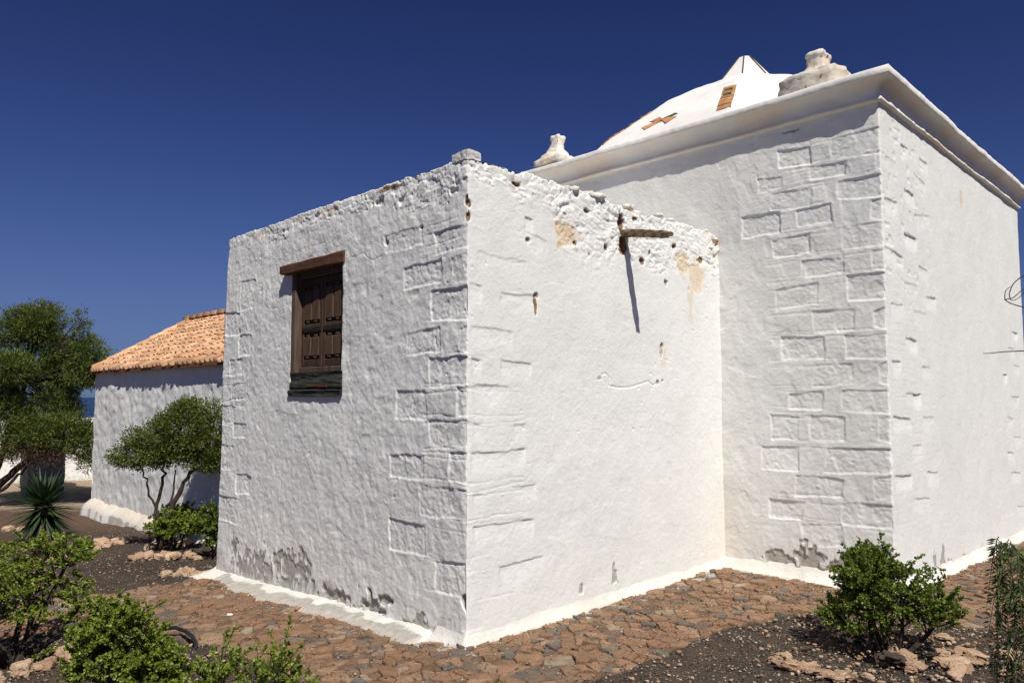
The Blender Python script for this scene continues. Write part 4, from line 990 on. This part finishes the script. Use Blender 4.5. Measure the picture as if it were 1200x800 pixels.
wallgrid('gable_wall',(2*RX-NX0,NYL),(NX0,NYL),-.6,NZT,(0,1),.05,820,nave,M['white'],1.,nw,gz)
wallgrid('gable_wall',(NX0,NYR),(2*RX-NX0,NYR),-.6,NZT,(0,-1),.1,830,nave,M['white'],1.,nw,gz)
wallgrid('wall',(2*RX-NX0,NYR),(2*RX-NX0,NYL),-.6,NZT+.02,(1,0),.1,840,nave,M['white'],1.,nw)
# plinth
def ring(name,x0,x1,y0,y1,o,za,zb,matl,parent):
    prof=[(o+.05,za),(o+.03,zb-.06),(o+.0,zb-.01),(o-.04,zb+.03),(-.03,zb+.13)]
    pts=[];nn=[]
    cs=[(x0,y1),(x0,y0),(x1,y0),(x1,y1)];nr=[(-1,0),(0,-1),(1,0),(0,1)]
    for i in range(4):
        a=np.array(cs[i],float);b=np.array(cs[(i+1)%4],float);L=np.linalg.norm(b-a);k=int(L/.06)
        for j in range(k):
            n=np.array(nr[i],float)
            if j==0:n=n+np.array(nr[i-1],float)
            pts.append(a+(b-a)*j/k);nn.append(n)
    pts=np.array(pts);nn=np.array(nn);nc=len(pts);V=[];W=[]
    for (oo,z) in prof:
        P=np.stack([pts[:,0],pts[:,1],np.full(nc,z)],1); h=.03*fbm(P*2.5,3,850); V.append(np.stack([pts[:,0]+nn[:,0]*(oo+h),pts[:,1]+nn[:,1]*(oo+h),z+.03*fbm(P*3,2,851)*(z>za)],1))
        w=np.zeros((nc,3)); w[:,0]=.75*(z<zb-.03)*ss(-.3,.4,fbm(P*4,2,852)); w[:,1]=.45*(z>zb-.03); W.append(w)
    V=np.concatenate(V);W=np.concatenate(W); a=np.arange(len(prof)-1)[:,None]*nc+np.arange(nc)[None]; b=np.arange(len(prof)-1)[:,None]*nc+(np.arange(nc)[None]+1)%nc
    npmesh(name,V,np.stack([a,b,b+nc,a+nc],-1).reshape(-1,4),matl,parent,True,attr=W)
ring('plinth',NX0,2*RX-NX0,NYR,NYL,.11,-.6,-.27,M['skirting'],nave)
# barrel tiles
def tiles(side):
    mb=MB(); run=RX-NX0+.07; rise=RZ-NZT+.0; L=math.hypot(run,rise); ux=run/L; uz=rise/L
    pitch=.142; rows=11; rl=L/rows; y=NYR-.08
    cols=int((NYL+.02-NYR)/pitch)
    for c in range(cols+1):
        yc_=NYR-.06+c*pitch
        for r in range(rows):
            s0=r*rl-.015+random.uniform(-.03,.03); s1=(r+1)*rl+.05
            n=5; vs=[]; jy=random.gauss(0,.008)
            for (s,rad,lift) in ((s0,.053,.024),(s1,.046,.010)):
                for k in range(n+1):
                    a=math.pi*k/n; xx=-ux*(L-s)+0; 
                    px=NX0-.07+ux*s; pz=NZT-.0+uz*s; nrm=(-uz,ux)
                    hgt=rad*math.sin(a)+lift
                    vs.append((px+nrm[0]*hgt,yc_+jy+rad*1.12*math.cos(a),pz+nrm[1]*hgt))
            if side: vs=[(2*RX-a,b,c2) for a,b,c2 in vs]
            f=[(k,k+1,n+2+k,n+1+k) for k in range(n)]
            if r==0: f.append(tuple(range(n+1))[::-1])
            mb.add(vs,f)
    # channel bed
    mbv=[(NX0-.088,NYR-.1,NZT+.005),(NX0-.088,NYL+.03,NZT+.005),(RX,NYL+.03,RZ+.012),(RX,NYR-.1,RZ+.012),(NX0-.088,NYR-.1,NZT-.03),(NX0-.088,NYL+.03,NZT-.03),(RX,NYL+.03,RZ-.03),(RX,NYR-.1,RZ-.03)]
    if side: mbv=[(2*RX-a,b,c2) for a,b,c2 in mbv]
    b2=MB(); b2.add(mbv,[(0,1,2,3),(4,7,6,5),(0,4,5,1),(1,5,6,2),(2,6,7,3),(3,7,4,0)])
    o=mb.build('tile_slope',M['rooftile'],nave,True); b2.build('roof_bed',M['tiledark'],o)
tiles(0); tiles(1)
mb=MB(); y=NYR-.1
while y<NYL+.05:
    n=6;vs=[]
    for (yy,rad,l) in ((y,.075,.02),(y+.36,.09,.035)):
        for k in range(n+1):
            a=math.pi*k/n; vs.append((RX+rad*1.1*math.cos(a),yy,RZ+.02+rad*math.sin(a)+l))
    mb.add(vs,[(k,k+1,n+2+k,n+1+k) for k in range(n)]+[tuple(n+1+k for k in range(n+1))]); y+=.31
mb.build('ridge_tiles',M['rooftile'],nave,True)
for xs in (0,1):
    mb=MB(); L=math.hypot(RX-NX0+.12,RZ-NZT); s=0
    while s<L-.1:
        n=5;vs=[]
        for (q,rad,l) in ((s,.075,.055),(s+.36,.065,.035)):
            for k in range(n+1):
                a=math.pi*k/n; t=q/L; vs.append(((NX0-.07+(RX-NX0+.07)*t),NYL+.0+rad*math.cos(a),NZT+(RZ-NZT)*t+rad*math.sin(a)+l))
        if xs: vs=[(2*RX-a,b,c2) for a,b,c2 in vs]
        mb.add(vs,[(k,k+1,n+2+k,n+1+k) for k in range(n)]+[tuple(range(n+1))[::-1]]); s+=.28
    mb.build('verge_tiles',M['rooftile'],nave,True)
# ------------------------------------------------------------------ far boundary wall, pillar, brush, sea
bw=wallgrid('boundary_wall',(8.0,14.7),(-9,20.9),-.7,1.06,(-.34,-.94),.12,860,None,M['white'],1.2,lambda P:np.stack([ss(-.1,-.4,P[:,2])*.4,ss(.4,.8,vn(P*1.2,861))*.6,0*P[:,0]],1))
sm=bw.modifiers.new('thickness','SOLIDIFY'); sm.thickness=.3; sm.offset=-1
tag(bw,'long white boundary wall beyond the sandy yard at the far left','wall')
V,F=rockmesh(5,5,(.36,.36,1.15),.05,.10,.82); V[:,2]+=.25
o=npmesh('stone_pillar',V+np.array([1.05,14.9,-.1]),F,M['pillar'],None,True); tag(o,'thick dark grey stone pillar in shade in front of the boundary wall','pillar')
n=64; Vs=[];Fs=[]
for i in range(n):
    a=2*math.pi*i/n
    for r in (120,600,3000,14000): Vs.append((r*math.cos(a),r*math.sin(a),-18.0))
for i in range(n):
    for j in range(3): Fs.append((i*4+j,i*4+j+1,((i+1)%n)*4+j+1,((i+1)%n)*4+j))
m,nt,p=mat('sea_water'); g=NT(nt); p.inputs['Base Color'].default_value=(.012,.035,.085,1); p.inputs['Roughness'].default_value=.35; p.inputs['Specular IOR Level'].default_value=.3
g.l(g.bump(g.noise(g.pos(),.5,4,.6),.4,.3),p.inputs['Normal'])
tag(npmesh('sea',Vs,Fs,m,None,False),kind='structure')
# ------------------------------------------------------------------ foliage
def leaves(name,C,Dv,L,W,shape,matl,parent,fold=.25,droop=0,local=False,curl=0.):
    """C base points, Dv unit directions, L,W arrays"""
    n=len(C); Rn=RNG.normal(size=(n,3)); Rn[:,2]+=.9; Sd=np.cross(Dv,Rn); Sd/=np.linalg.norm(Sd,axis=1)[:,None]+1e-9; Nn=np.cross(Sd,Dv)
    L=L[:,None];W=W[:,None]; parts=[]
    if shape=='quad': st=[(0,0,0),(.45,-.5,1),(1,0,0),(.45,.5,1)]; F0=[(0,1,2,3)]
    elif shape=='round': st=[(0,0,0),(.28,-.42,1),(.72,-.46,1),(1,0,0),(.72,.46,1),(.28,.42,1)]; F0=[(0,1,2,3),(0,3,4,5)]
    for (t,s,f) in st: parts.append(C+Dv*L*t+Sd*W*s+Nn*(W*fold*f*abs(s))-np.array([0,0,1])*(droop*L*t*t)+Nn*curl*L*t*t)
    V=np.stack(parts,1); k=len(st)
    F=np.concatenate([np.array(f)[None]+(np.arange(n)*k)[:,None] for f in F0])
    return npmesh(name,V.reshape(-1,3),F,matl,parent,False,local=local)
def unit(v): return v/(np.linalg.norm(v,axis=-1,keepdims=True)+1e-9)
def bez(a,b,c,n): t=np.linspace(0,1,n)[:,None]; return a*(1-t)**2+2*b*t*(1-t)+c*t*t
def shoots_shrub(name,base,blobs,nsh,lsz,label,cat,group,matl,per=34,stems=5,start=.35,spike=.12,seed=1,stemr=.02,density=1.0,under=.25):
    """a succulent shrub: woody stems, many arching shoots closely set with small round leaves"""
    global RNG
    old=RNG; RNG=np.random.default_rng(seed); rnd=random.Random(seed)
    base=np.array(base,float); root=empty(name,base.tolist(),label,cat,group)
    blobs=[(np.array(c,float),np.array(r,float)) for c,r in blobs]; mb=MB(); hubs=[]
    for i in range(stems):
        c,r=blobs[i%len(blobs)]; tgt=base+c+np.array([rnd.uniform(-.45,.45)*r[0],rnd.uniform(-.45,.45)*r[1],-r[2]*rnd.uniform(.2,.5)])
        s0=base+np.array([rnd.uniform(-.05,.05),rnd.uniform(-.05,.05),-.05]); mid=(s0+tgt)/2+np.array([rnd.uniform(-.06,.06),rnd.uniform(-.06,.06),-.02])
        pts=bez(s0,mid,tgt,7); mb.tube(pts,np.linspace(stemr,stemr*.45,7),6); hubs+= [pts[-1],pts[-2],pts[-3]]
    hubs=np.array(hubs); CC=[];DD=[]
    wts=np.array([r[0]*r[1]+r[0]*r[2] for c,r in blobs]); wts/=wts.sum()
    for i in range(nsh):
        c,r=blobs[rnd.choices(range(len(blobs)),wts)[0]]; d=np.array([rnd.gauss(0,1),rnd.gauss(0,1),rnd.gauss(.25,1)]); d/=np.linalg.norm(d)
        if d[2]<-under: d[2]*=.3
        rr=rnd.uniform(.62,1.0)**.6*(1+ (spike*rnd.random()**3*3 if d[2]>.2 else 0)); tip=base+c+d*r*rr
        tip+=.10*r.mean()*np.array([rnd.gauss(0,1),rnd.gauss(0,1),rnd.gauss(0,1)])
        tip[2]=max(tip[2],base[2]+.03)
        h=hubs[np.argmin(np.linalg.norm(hubs-tip,axis=1)+np.array([rnd.uniform(0,.15) for _ in hubs]))]
        mid=h*.5+tip*.5+np.array([0,0,.10*np.linalg.norm(tip-h)])+np.array([rnd.gauss(0,.02),rnd.gauss(0,.02),0])
        n=10; pts=bez(h,mid,tip,n)
        if i%3==0: mb.tube(pts,np.linspace(stemr*.28,.0018,n),4,cap=False)
        ln=np.linalg.norm(tip-h); k=int(per*density*min(1.,ln/.30+.35)); t=start+(1-start)*np.sqrt(RNG.random(k)); B=h*(1-t[:,None])**2+2*mid*(t*(1-t))[:,None]+tip*(t**2)[:,None]
        T=unit(2*(mid-h)*(1-t)[:,None]+2*(tip-mid)*t[:,None]); q=RNG.normal(size=(k,3)); q-=(q*T).sum(1)[:,None]*T; q=unit(q); dr=unit(q+.55*T+np.array([0,0,.25]))
        CC.append(B+RNG.normal(0,lsz*.25,(k,3)));DD.append(dr)
    mb.build('stem',M['barkdark'],root); C=np.concatenate(CC);D=np.concatenate(DD); sz=lsz*RNG.uniform(.65,1.2,len(C))
    leaves('foliage',C,D,sz,sz*.85,'round',matl,root,.35); RNG=old; return root
shoots_shrub('jade_shrub',(1.86,-1.92,-.03),[((.0,.0,.36),(.33,.33,.25)),((.10,.12,.50),(.16,.16,.17)),((-.14,.10,.46),(.16,.16,.16)),((.17,-.17,.28),(.20,.20,.17)),((-.13,.12,.22),(.24,.22,.15))],620,.0165,'round bright green leafy shrub in a ring of rocks at the lower right','shrub','leafy shrubs on the gravel',M['jade2'],52,7,.30,.16,21,.020)
shoots_shrub('jade_shrub',(-1.84,.74,-.02),[((.0,.0,.23),(.29,.29,.24)),((.02,.10,.36),(.14,.14,.18)),((.12,-.2,.14),(.2,.2,.14))],430,.0175,'dense bright green shrub on the bottom left gravel, cut by the photo edge','shrub','leafy shrubs on the gravel',M['jade'],50,5,.30,.10,22,.018)
shoots_shrub('jade_shrub',(-1.42,.10,.0),[((.0,.0,.12),(.24,.22,.17)),((.14,-.12,.20),(.13,.12,.14)),((-.13,.12,.16),(.13,.13,.15)),((.2,-.25,.08),(.12,.12,.1))],130,.0175,'sprawling loose green shrub with open shoots at the bottom edge','shrub','leafy shrubs on the gravel',M['jade'],42,4,.2,.35,23,.010)
shoots_shrub('jade_shrub',(-2.05,2.17,-.12),[((.16,.16,.62),(.40,.34,.15)),((-.28,-.08,.50),(.36,.34,.20)),((.22,-.06,.34),(.30,.28,.17))],390,.0185,'tree-like shrub with bare stems and layered green tufts at the left edge','shrub','leafy shrubs on the gravel',M['jade'],46,8,.42,.10,24,.024,1.0,.1)
shoots_shrub('small_plant',(-.30,-.62,-.02),[((0,0,.03),(.04,.04,.03))],9,.012,'tiny green plant sprouting from the paving at the bottom edge','plant',None,M['jade'],14,2,.2,.1,25,.003)
shoots_shrub('low_shrub',(.36,5.75,-.26),[((.0,.0,.26),(.34,.34,.22)),((.12,.22,.36),(.2,.2,.16))],260,.024,'bright green low shrub to the left of the darker one by the annex corner','shrub','low shrubs by the annex',M['jade'],44,5,.3,.12,26,.02)
shoots_shrub('low_shrub',(.42,4.72,-.22),[((.0,.05,.38),(.22,.26,.24)),((.06,-.05,.22),(.18,.18,.18))],240,.022,'darker green low shrub close against the left corner of the annex','shrub','low shrubs by the annex',M['jade2'],44,5,.3,.08,27,.02)
def tree(name,base,trunks,blobs,ncl,per,L,W,label,cat,group,matl,seed,trunkr,spread=.10,shape='quad',dead=None,bark='bark',hollow=.5):
    global RNG
    old=RNG; RNG=np.random.default_rng(seed); rnd=random.Random(seed); base=np.array(base,float); root=empty(name,base.tolist(),label,cat,group)
    mb=MB(); nodes=[]
    for pts,r in trunks:
        P=np.array(pts,float)+base; k=len(P); tt=np.linspace(0,k-1,k*4); Q=np.stack([np.interp(tt,range(k),P[:,a]) for a in range(3)],1); Q[1:-1]=(Q[:-2]+Q[1:-1]*2+Q[2:])/4; Q[1:-1]+=RNG.normal(0,.012,Q[1:-1].shape)
        mb.tube(Q,np.linspace(r,r*.42,len(Q))*(1+RNG.uniform(-.08,.08,len(Q))),8); nodes+=list(Q[len(Q)//2:])
    nodes=np.array(nodes); CC=[];DD=[]
    bl=[(np.array(c,float)+base,np.array(r,float)) for c,r in blobs]; wts=np.array([(r[0]*r[1]*r[2])**.8 for c,r in bl]); wts/=wts.sum(); NB=MB()
    for c,r in bl:
        for q in range(3):
            tgt=c+np.array([rnd.uniform(-.5,.5)*r[0],rnd.uniform(-.5,.5)*r[1],rnd.uniform(-.3,.5)*r[2]]); h=nodes[np.argmin(np.linalg.norm(nodes-tgt,axis=1))]
            pts=bez(h,(h+tgt)/2+np.array([0,0,-.06]),tgt,7); mb.tube(pts,np.linspace(trunkr*.35,trunkr*.10,7),5,cap=False)
    for i in range(ncl):
        c,r=bl[rnd.choices(range(len(bl)),wts)[0]]; d=RNG.normal(size=3); d/=np.linalg.norm(d); rr=1-(1-hollow)*RNG.random()**1.5
        p=c+d*r*rr*(1+.16*float(vn(np.array([d*2.3+c*3]),seed)[0])); out=unit(d/r*r.mean()+np.array([0,0,.35]))
        k=int(per*rnd.uniform(.6,1.3)); B=p+RNG.normal(0,spread,(k,3))*np.array([1,1,.7]); 
        CC.append(B);DD.append(unit(out+RNG.normal(0,.55,(k,3))))
        if i%6==0: mb.tube([c+(p-c)*.35,c+(p-c)*.7+RNG.normal(0,.03,3),p],[trunkr*.10,trunkr*.07,trunkr*.03],3,cap=False)
    mb.build('trunk',M[bark],root,True); C=np.concatenate(CC);D=np.concatenate(DD); k=len(C)
    leaves('crown',C,D,L*RNG.uniform(.6,1.3,k),W*RNG.uniform(.7,1.2,k),shape,matl,root,.2)
    if dead is not None:
        c,r,kk=dead; d=RNG.normal(size=(kk,3))*.5; C=np.array(c)+base+d*np.array(r); leaves('dead_foliage',C,unit(RNG.normal(size=(kk,3))+np.array([0,0,-.6])),.07*RNG.uniform(.5,1.2,kk),.012*np.ones(kk),'quad',M['deadleaf'],root,.1)
    RNG=old; return root
# helper: offsets given as (right, up, away) seen from the yard in front of the chapel
def rua(r,u,a): return (.7071*r+.7071*a,-.7071*r+.7071*a,u)
def K(l): return [(rua(*c),(r[0],r[0],r[1])) for c,r in l]
# small tree in front of the tiled building
SK=.723
def K2(l,k): return [(rua(c[0]*k,c[1]*k,c[2]*k),(r[0]*k,r[0]*k,r[1]*k)) for c,r in l]
def T2(l,k): return [([tuple(np.array(p)*k) for p in pts],r*k) for pts,r in l]
tree('small_tree',(.20,5.78,-.26),
 T2([([rua(0,0,0),rua(.10,0.576,.0),rua(.38,1.15,0),rua(.62,1.47,.05)],.055),([rua(-.02,0,.02),rua(-.10,0.64,.0),rua(.02,1.22,.05),rua(.0,1.54,.0)],.04),([rua(.02,0.192,-.02),rua(.16,0.768,.02),rua(.2,1.34,.05)],.028),([rua(-.05,0.512,0),rua(-.22,1.09,0),rua(-.4,1.41,0)],.025)],SK),
 K2([((.35,2.04,0),(.48,.46)),((.72,1.78,.0),(.40,.46)),((-.10,1.8,.0),(.48,.36)),((-.48,1.6,.0),(.36,.24)),((.05,1.61,.0),(.42,.20)),((.85,2.29,0),(.2,.24)),((.75,1.51,.0),(.28,.20)),((-.74,1.59,0),(.16,.12)),((.38,2.34,0),(.26,.2)),((.0,2.14,0),(.22,.18))],SK),
 1500,20,.036,.016,'small rounded tree with forked trunks in front of the tiled building','tree','trees in the yard',M['treeleaf'],41,.048,.034,bark='barkdark')
QX=.0158
def bp(px,py,a,rx,ry): return (rua((px+5)*QX,(464-py)*QX+2.03,a),(rx*QX*.86,rx*QX*.9,ry*QX*.86))
tree('dark_tree',(-.10,12.9,-.43),
 [([rua(-.35,0,0),rua(.05,.45,0),rua(.38,.75,0),rua(.8,1.25,.1)],.085),([rua(-.35,0,.05),rua(-.1,.6,0),rua(.15,1.4,0),rua(.4,2.3,0)],.09),([rua(-.3,.1,0),rua(.25,.4,-.1),rua(.5,.75,0)],.045)],
 [bp(*q) for q in [(12,385,0,34,30),(34,378,0,30,32),(48,410,.2,30,26),(82,378,0,11,18),(86,408,.1,20,24),(104,422,.0,15,24),(88,436,.1,26,22),(50,438,.3,38,30),(18,432,-.5,34,24),(45,472,.2,32,24),(62,480,.2,22,14),(12,480,-.3,30,26),(70,505,.0,34,24),(92,515,0,20,24),(40,505,-.2,32,24),(10,520,-.2,26,20),(98,540,0,12,14),(-20,450,0,35,45)]],
 4300,20,.08,.016,'large dark feathery evergreen tree leaning in from the left edge','tree','trees in the yard',M['darkleaf'],42,.09,.055,dead=(rua(.80,1.0,0),(.75,.75,.26),3600),bark='barkdark',hollow=.35)
# dry brush beyond the wall
tree('dry_bush',(5.3,19.2,-.5),[([rua(0,0,0),rua(.1,.8,0)],.05)],K([((0,1.6,0),(1.0,.55)),((.5,1.9,.2),(.5,.4)),((-1.2,1.5,0),(.8,.45)),((1.4,1.6,0),(.9,.5))]),500,14,.10,.03,'dry olive-brown bush behind the boundary wall','bush',None,M['drybrush'],43,.05,.12)
# spiky rosette plant
yb=np.array([-.48,8.16,-.35]); yr=empty('spiky_plant',yb.tolist(),'spiky rosette plant with stiff narrow leaves on a short thick trunk','plant')
mb=MB(); mb.tube([yb+np.array([0,0,z]) for z in (-.05,.1,.25,.4,.5)],[.12,.11,.115,.12,.08],12); mb.build('trunk',M['bark'],yr,True)
def blades(n,L,elmin,elmax,matl,name,seed,w=.028):
    rr=np.random.default_rng(seed); mb=MB()
    for i in range(n):
        az=rr.uniform(0,6.28); el=rr.uniform(elmin,elmax); l=L*rr.uniform(.8,1.1); d=np.array([math.cos(az)*math.cos(el),math.sin(az)*math.cos(el),math.sin(el)]); s=np.array([-math.sin(az),math.cos(az),0]); b=yb+np.array([0,0,.42+.10*math.sin(el)])
        vs=[]
        for t,ww in ((0,.7),(.25,1),(.6,.75),(1,.04)):
            c=b+d*l*t+np.array([0,0,-.10*l*t*t*(1.2-math.sin(el))]); up=np.cross(s,d); vs+=[c-s*w*ww/1.2,c+up*(-.25*w*ww),c+s*w*ww/1.2]
        mb.add(vs,[(3*k+j,3*k+j+1,3*k+4+j,3*k+3+j) for k in range(3) for j in (0,1)])
    mb.build(name,matl,yr)
blades(240,.50,-.7,1.25,M['yucca'],'leaves',5); blades(60,.36,-1.3,-.4,M['yucca_old'],'old_leaves',6,.022)
# pepper tree reaching in from the right: trunk just outside, hanging fronds and bare twigs
pb=np.array([.72,-3.42,.02]); pt=empty('pepper_tree',pb.tolist(),'pepper tree at the right edge with hanging fern-like fronds and bare twigs','tree')
mb=MB(); tr=[pb+np.array(v) for v in ((0,0,-.05),(.02,-.02,.5),(-.05,.03,1.0),(-.10,.10,1.45),(-.16,.17,1.75))]; mb.tube(tr,[.05,.045,.038,.03,.022],8)
mb.tube([tr[2],tr[2]+np.array([-.15,.1,.15]),(.36,-3.14,1.2),(.24,-3.03,1.05)],[.025,.018,.010,.005],6)
mb.build('trunk',M['bark'],pt,True)
tw=[[(.56,-3.25,1.77),(.457,-3.128,1.793),(.335,-3.006,1.782),(.274,-2.945,1.779),(.237,-2.908,1.772),(.218,-2.889,1.772)],[(.56,-3.25,1.77),(.56,-3.2,1.95),(.497,-3.167,2.169),(.346,-3.017,2.092),(.313,-2.984,2.057),(.299,-2.97,2.011),(.306,-2.976,1.983),(.331,-3.001,1.997),(.37,-3.041,2.064)],[(.56,-3.25,1.80),(.462,-3.133,1.907),(.341,-3.012,1.959),(.305,-2.976,1.973),(.286,-2.957,1.99),(.29,-2.961,2.029),(.305,-2.976,2.043)],[(.286,-2.957,1.99),(.313,-2.984,1.997),(.344,-3.015,2.039),(.444,-3.115,2.081)]]
for i,w in enumerate(tw):
    k=len(w); tt=np.linspace(0,k-1,k*5); A=np.array(w); Q=np.stack([np.interp(tt,range(k),A[:,a]) for a in range(3)],1)
    for _ in range(3): Q[1:-1]=(Q[:-2]+Q[1:-1]+Q[2:])/3
    mb=MB(); mb.tube(Q,np.linspace(.0032,.0013,len(Q)) if i<3 else np.linspace(.0022,.0012,len(Q)),6); mb.build('bare_twig',M['barkdark'],pt,True)
def frond(p,n=22,L=.38,seed=0):
    rr=np.random.default_rng(seed); p=np.array(p); d0=np.array([rr.uniform(-.5,.2),rr.uniform(-.2,.5),rr.uniform(-.1,.3)]); t=np.linspace(0,1,n)[:,None]; pts=p+d0*L*.5*t+np.array([0,0,-1])*L*t**1.5; T=unit(np.gradient(pts,axis=0)); a=rr.uniform(0,6.28); side=unit(np.cross(T,np.array([math.cos(a),math.sin(a),.1])))
    C=[];D=[];Ls=[]
    for s in (-1,1): C.append(pts[2:]);D.append(unit(side[2:]*s+T[2:]*.75+rr.normal(0,.08,(n-2,3)))); Ls.append(.044*(1-.45*t[2:,0])*rr.uniform(.85,1.1,n-2))
    return pts,np.concatenate(C),np.concatenate(D),np.concatenate(Ls)
CC=[];DD=[];LL=[];mb=MB(); rr=np.random.default_rng(77)
for i in range(130):
    u=rr.random(); v=rr.random(); p=np.array([.155,-2.968,.99])+np.array([.7071,-.7071,0])*(.008+.30*u**.8)+np.array([.7071,.7071,0])*rr.uniform(-.12,.2)+np.array([0,0,1])*(.04-.60*v+.12*u)
    pts,c,d,l=frond(p,22,.30,i); 
    mb.tube(pts,np.linspace(.0022,.0008,len(pts)),4,cap=False); CC.append(c);DD.append(d);LL.append(l)
C=np.concatenate(CC);D=np.concatenate(DD);l=np.concatenate(LL); mb.build('frond_stalks',M['bark'],pt); leaves('fronds',C,D,l,l*.28,'quad',M['pepper'],pt,.15)
# ------------------------------------------------------------------ camera, light, sky
cam=bpy.data.cameras.new('camera'); co=bpy.data.objects.new('camera',cam); COL.objects.link(co); SC.camera=co
cam.sensor_width=36; cam.lens=872/1200*36; cam.clip_end=20000; cam.clip_start=.05
co.location=(-3.248,-3.665,1.6); co.rotation_euler=(R(90+4.198),0,R(-45))
S=Vector((.262,.51,-.715)).normalized()
sun=bpy.data.lights.new('sun','SUN'); sun.energy=4.6; sun.angle=R(.53); sun.color=(1.,.95,.875)
so=bpy.data.objects.new('sun',sun); COL.objects.link(so); so.rotation_euler=S.to_track_quat('-Z','Y').to_euler(); so.location=(-5,-8,12)
w=bpy.data.worlds.new('World'); SC.world=w; w.use_nodes=True; nt=w.node_tree; nt.nodes.clear(); g=NT(nt)
sk=g.n('ShaderNodeTexSky',sky_type='NISHITA'); sk.sun_disc=False; sk.sun_elevation=math.asin(.715/.917); sk.sun_rotation=math.atan2(-.262,-.51); sk.altitude=0; sk.air_density=1.0; sk.dust_density=.1; sk.ozone_density=3.0
hs=g.n('ShaderNodeHueSaturation'); hs.inputs['Saturation'].default_value=1.0; hs.inputs['Value'].default_value=1.0; g.l(sk.outputs[0],hs.inputs['Color'])
bg=g.n('ShaderNodeBackground'); bg.inputs['Strength'].default_value=.075; gm=g.n('ShaderNodeGamma'); gm.inputs[1].default_value=1.6; g.l(hs.outputs[0],gm.inputs[0]); sq=g.n('ShaderNodeSeparateColor'); g.l(gm.outputs[0],sq.inputs[0]); cb=g.n('ShaderNodeCombineColor')
for ch,cc in enumerate((8.6,16.5,28.)): g.l(g.math('DIVIDE',sq.outputs[ch],g.math('SQRT',g.math('ADD',1.,g.math('POWER',g.math('DIVIDE',sq.outputs[ch],cc),2.)))),cb.inputs[ch])
tn=g.mix(1.,cb.outputs[0],(.172,.150,.218),'MULTIPLY'); g.l(tn,bg.inputs['Color'])
o=g.n('ShaderNodeOutputWorld'); g.l(bg.outputs[0],o.inputs[0])
vs=SC.view_settings; vs.view_transform='Standard'; vs.look='None'; vs.exposure=.18; vs.gamma=1; vs.use_curve_mapping=False
SC.cycles.max_bounces=8; SC.cycles.transparent_max_bounces=8
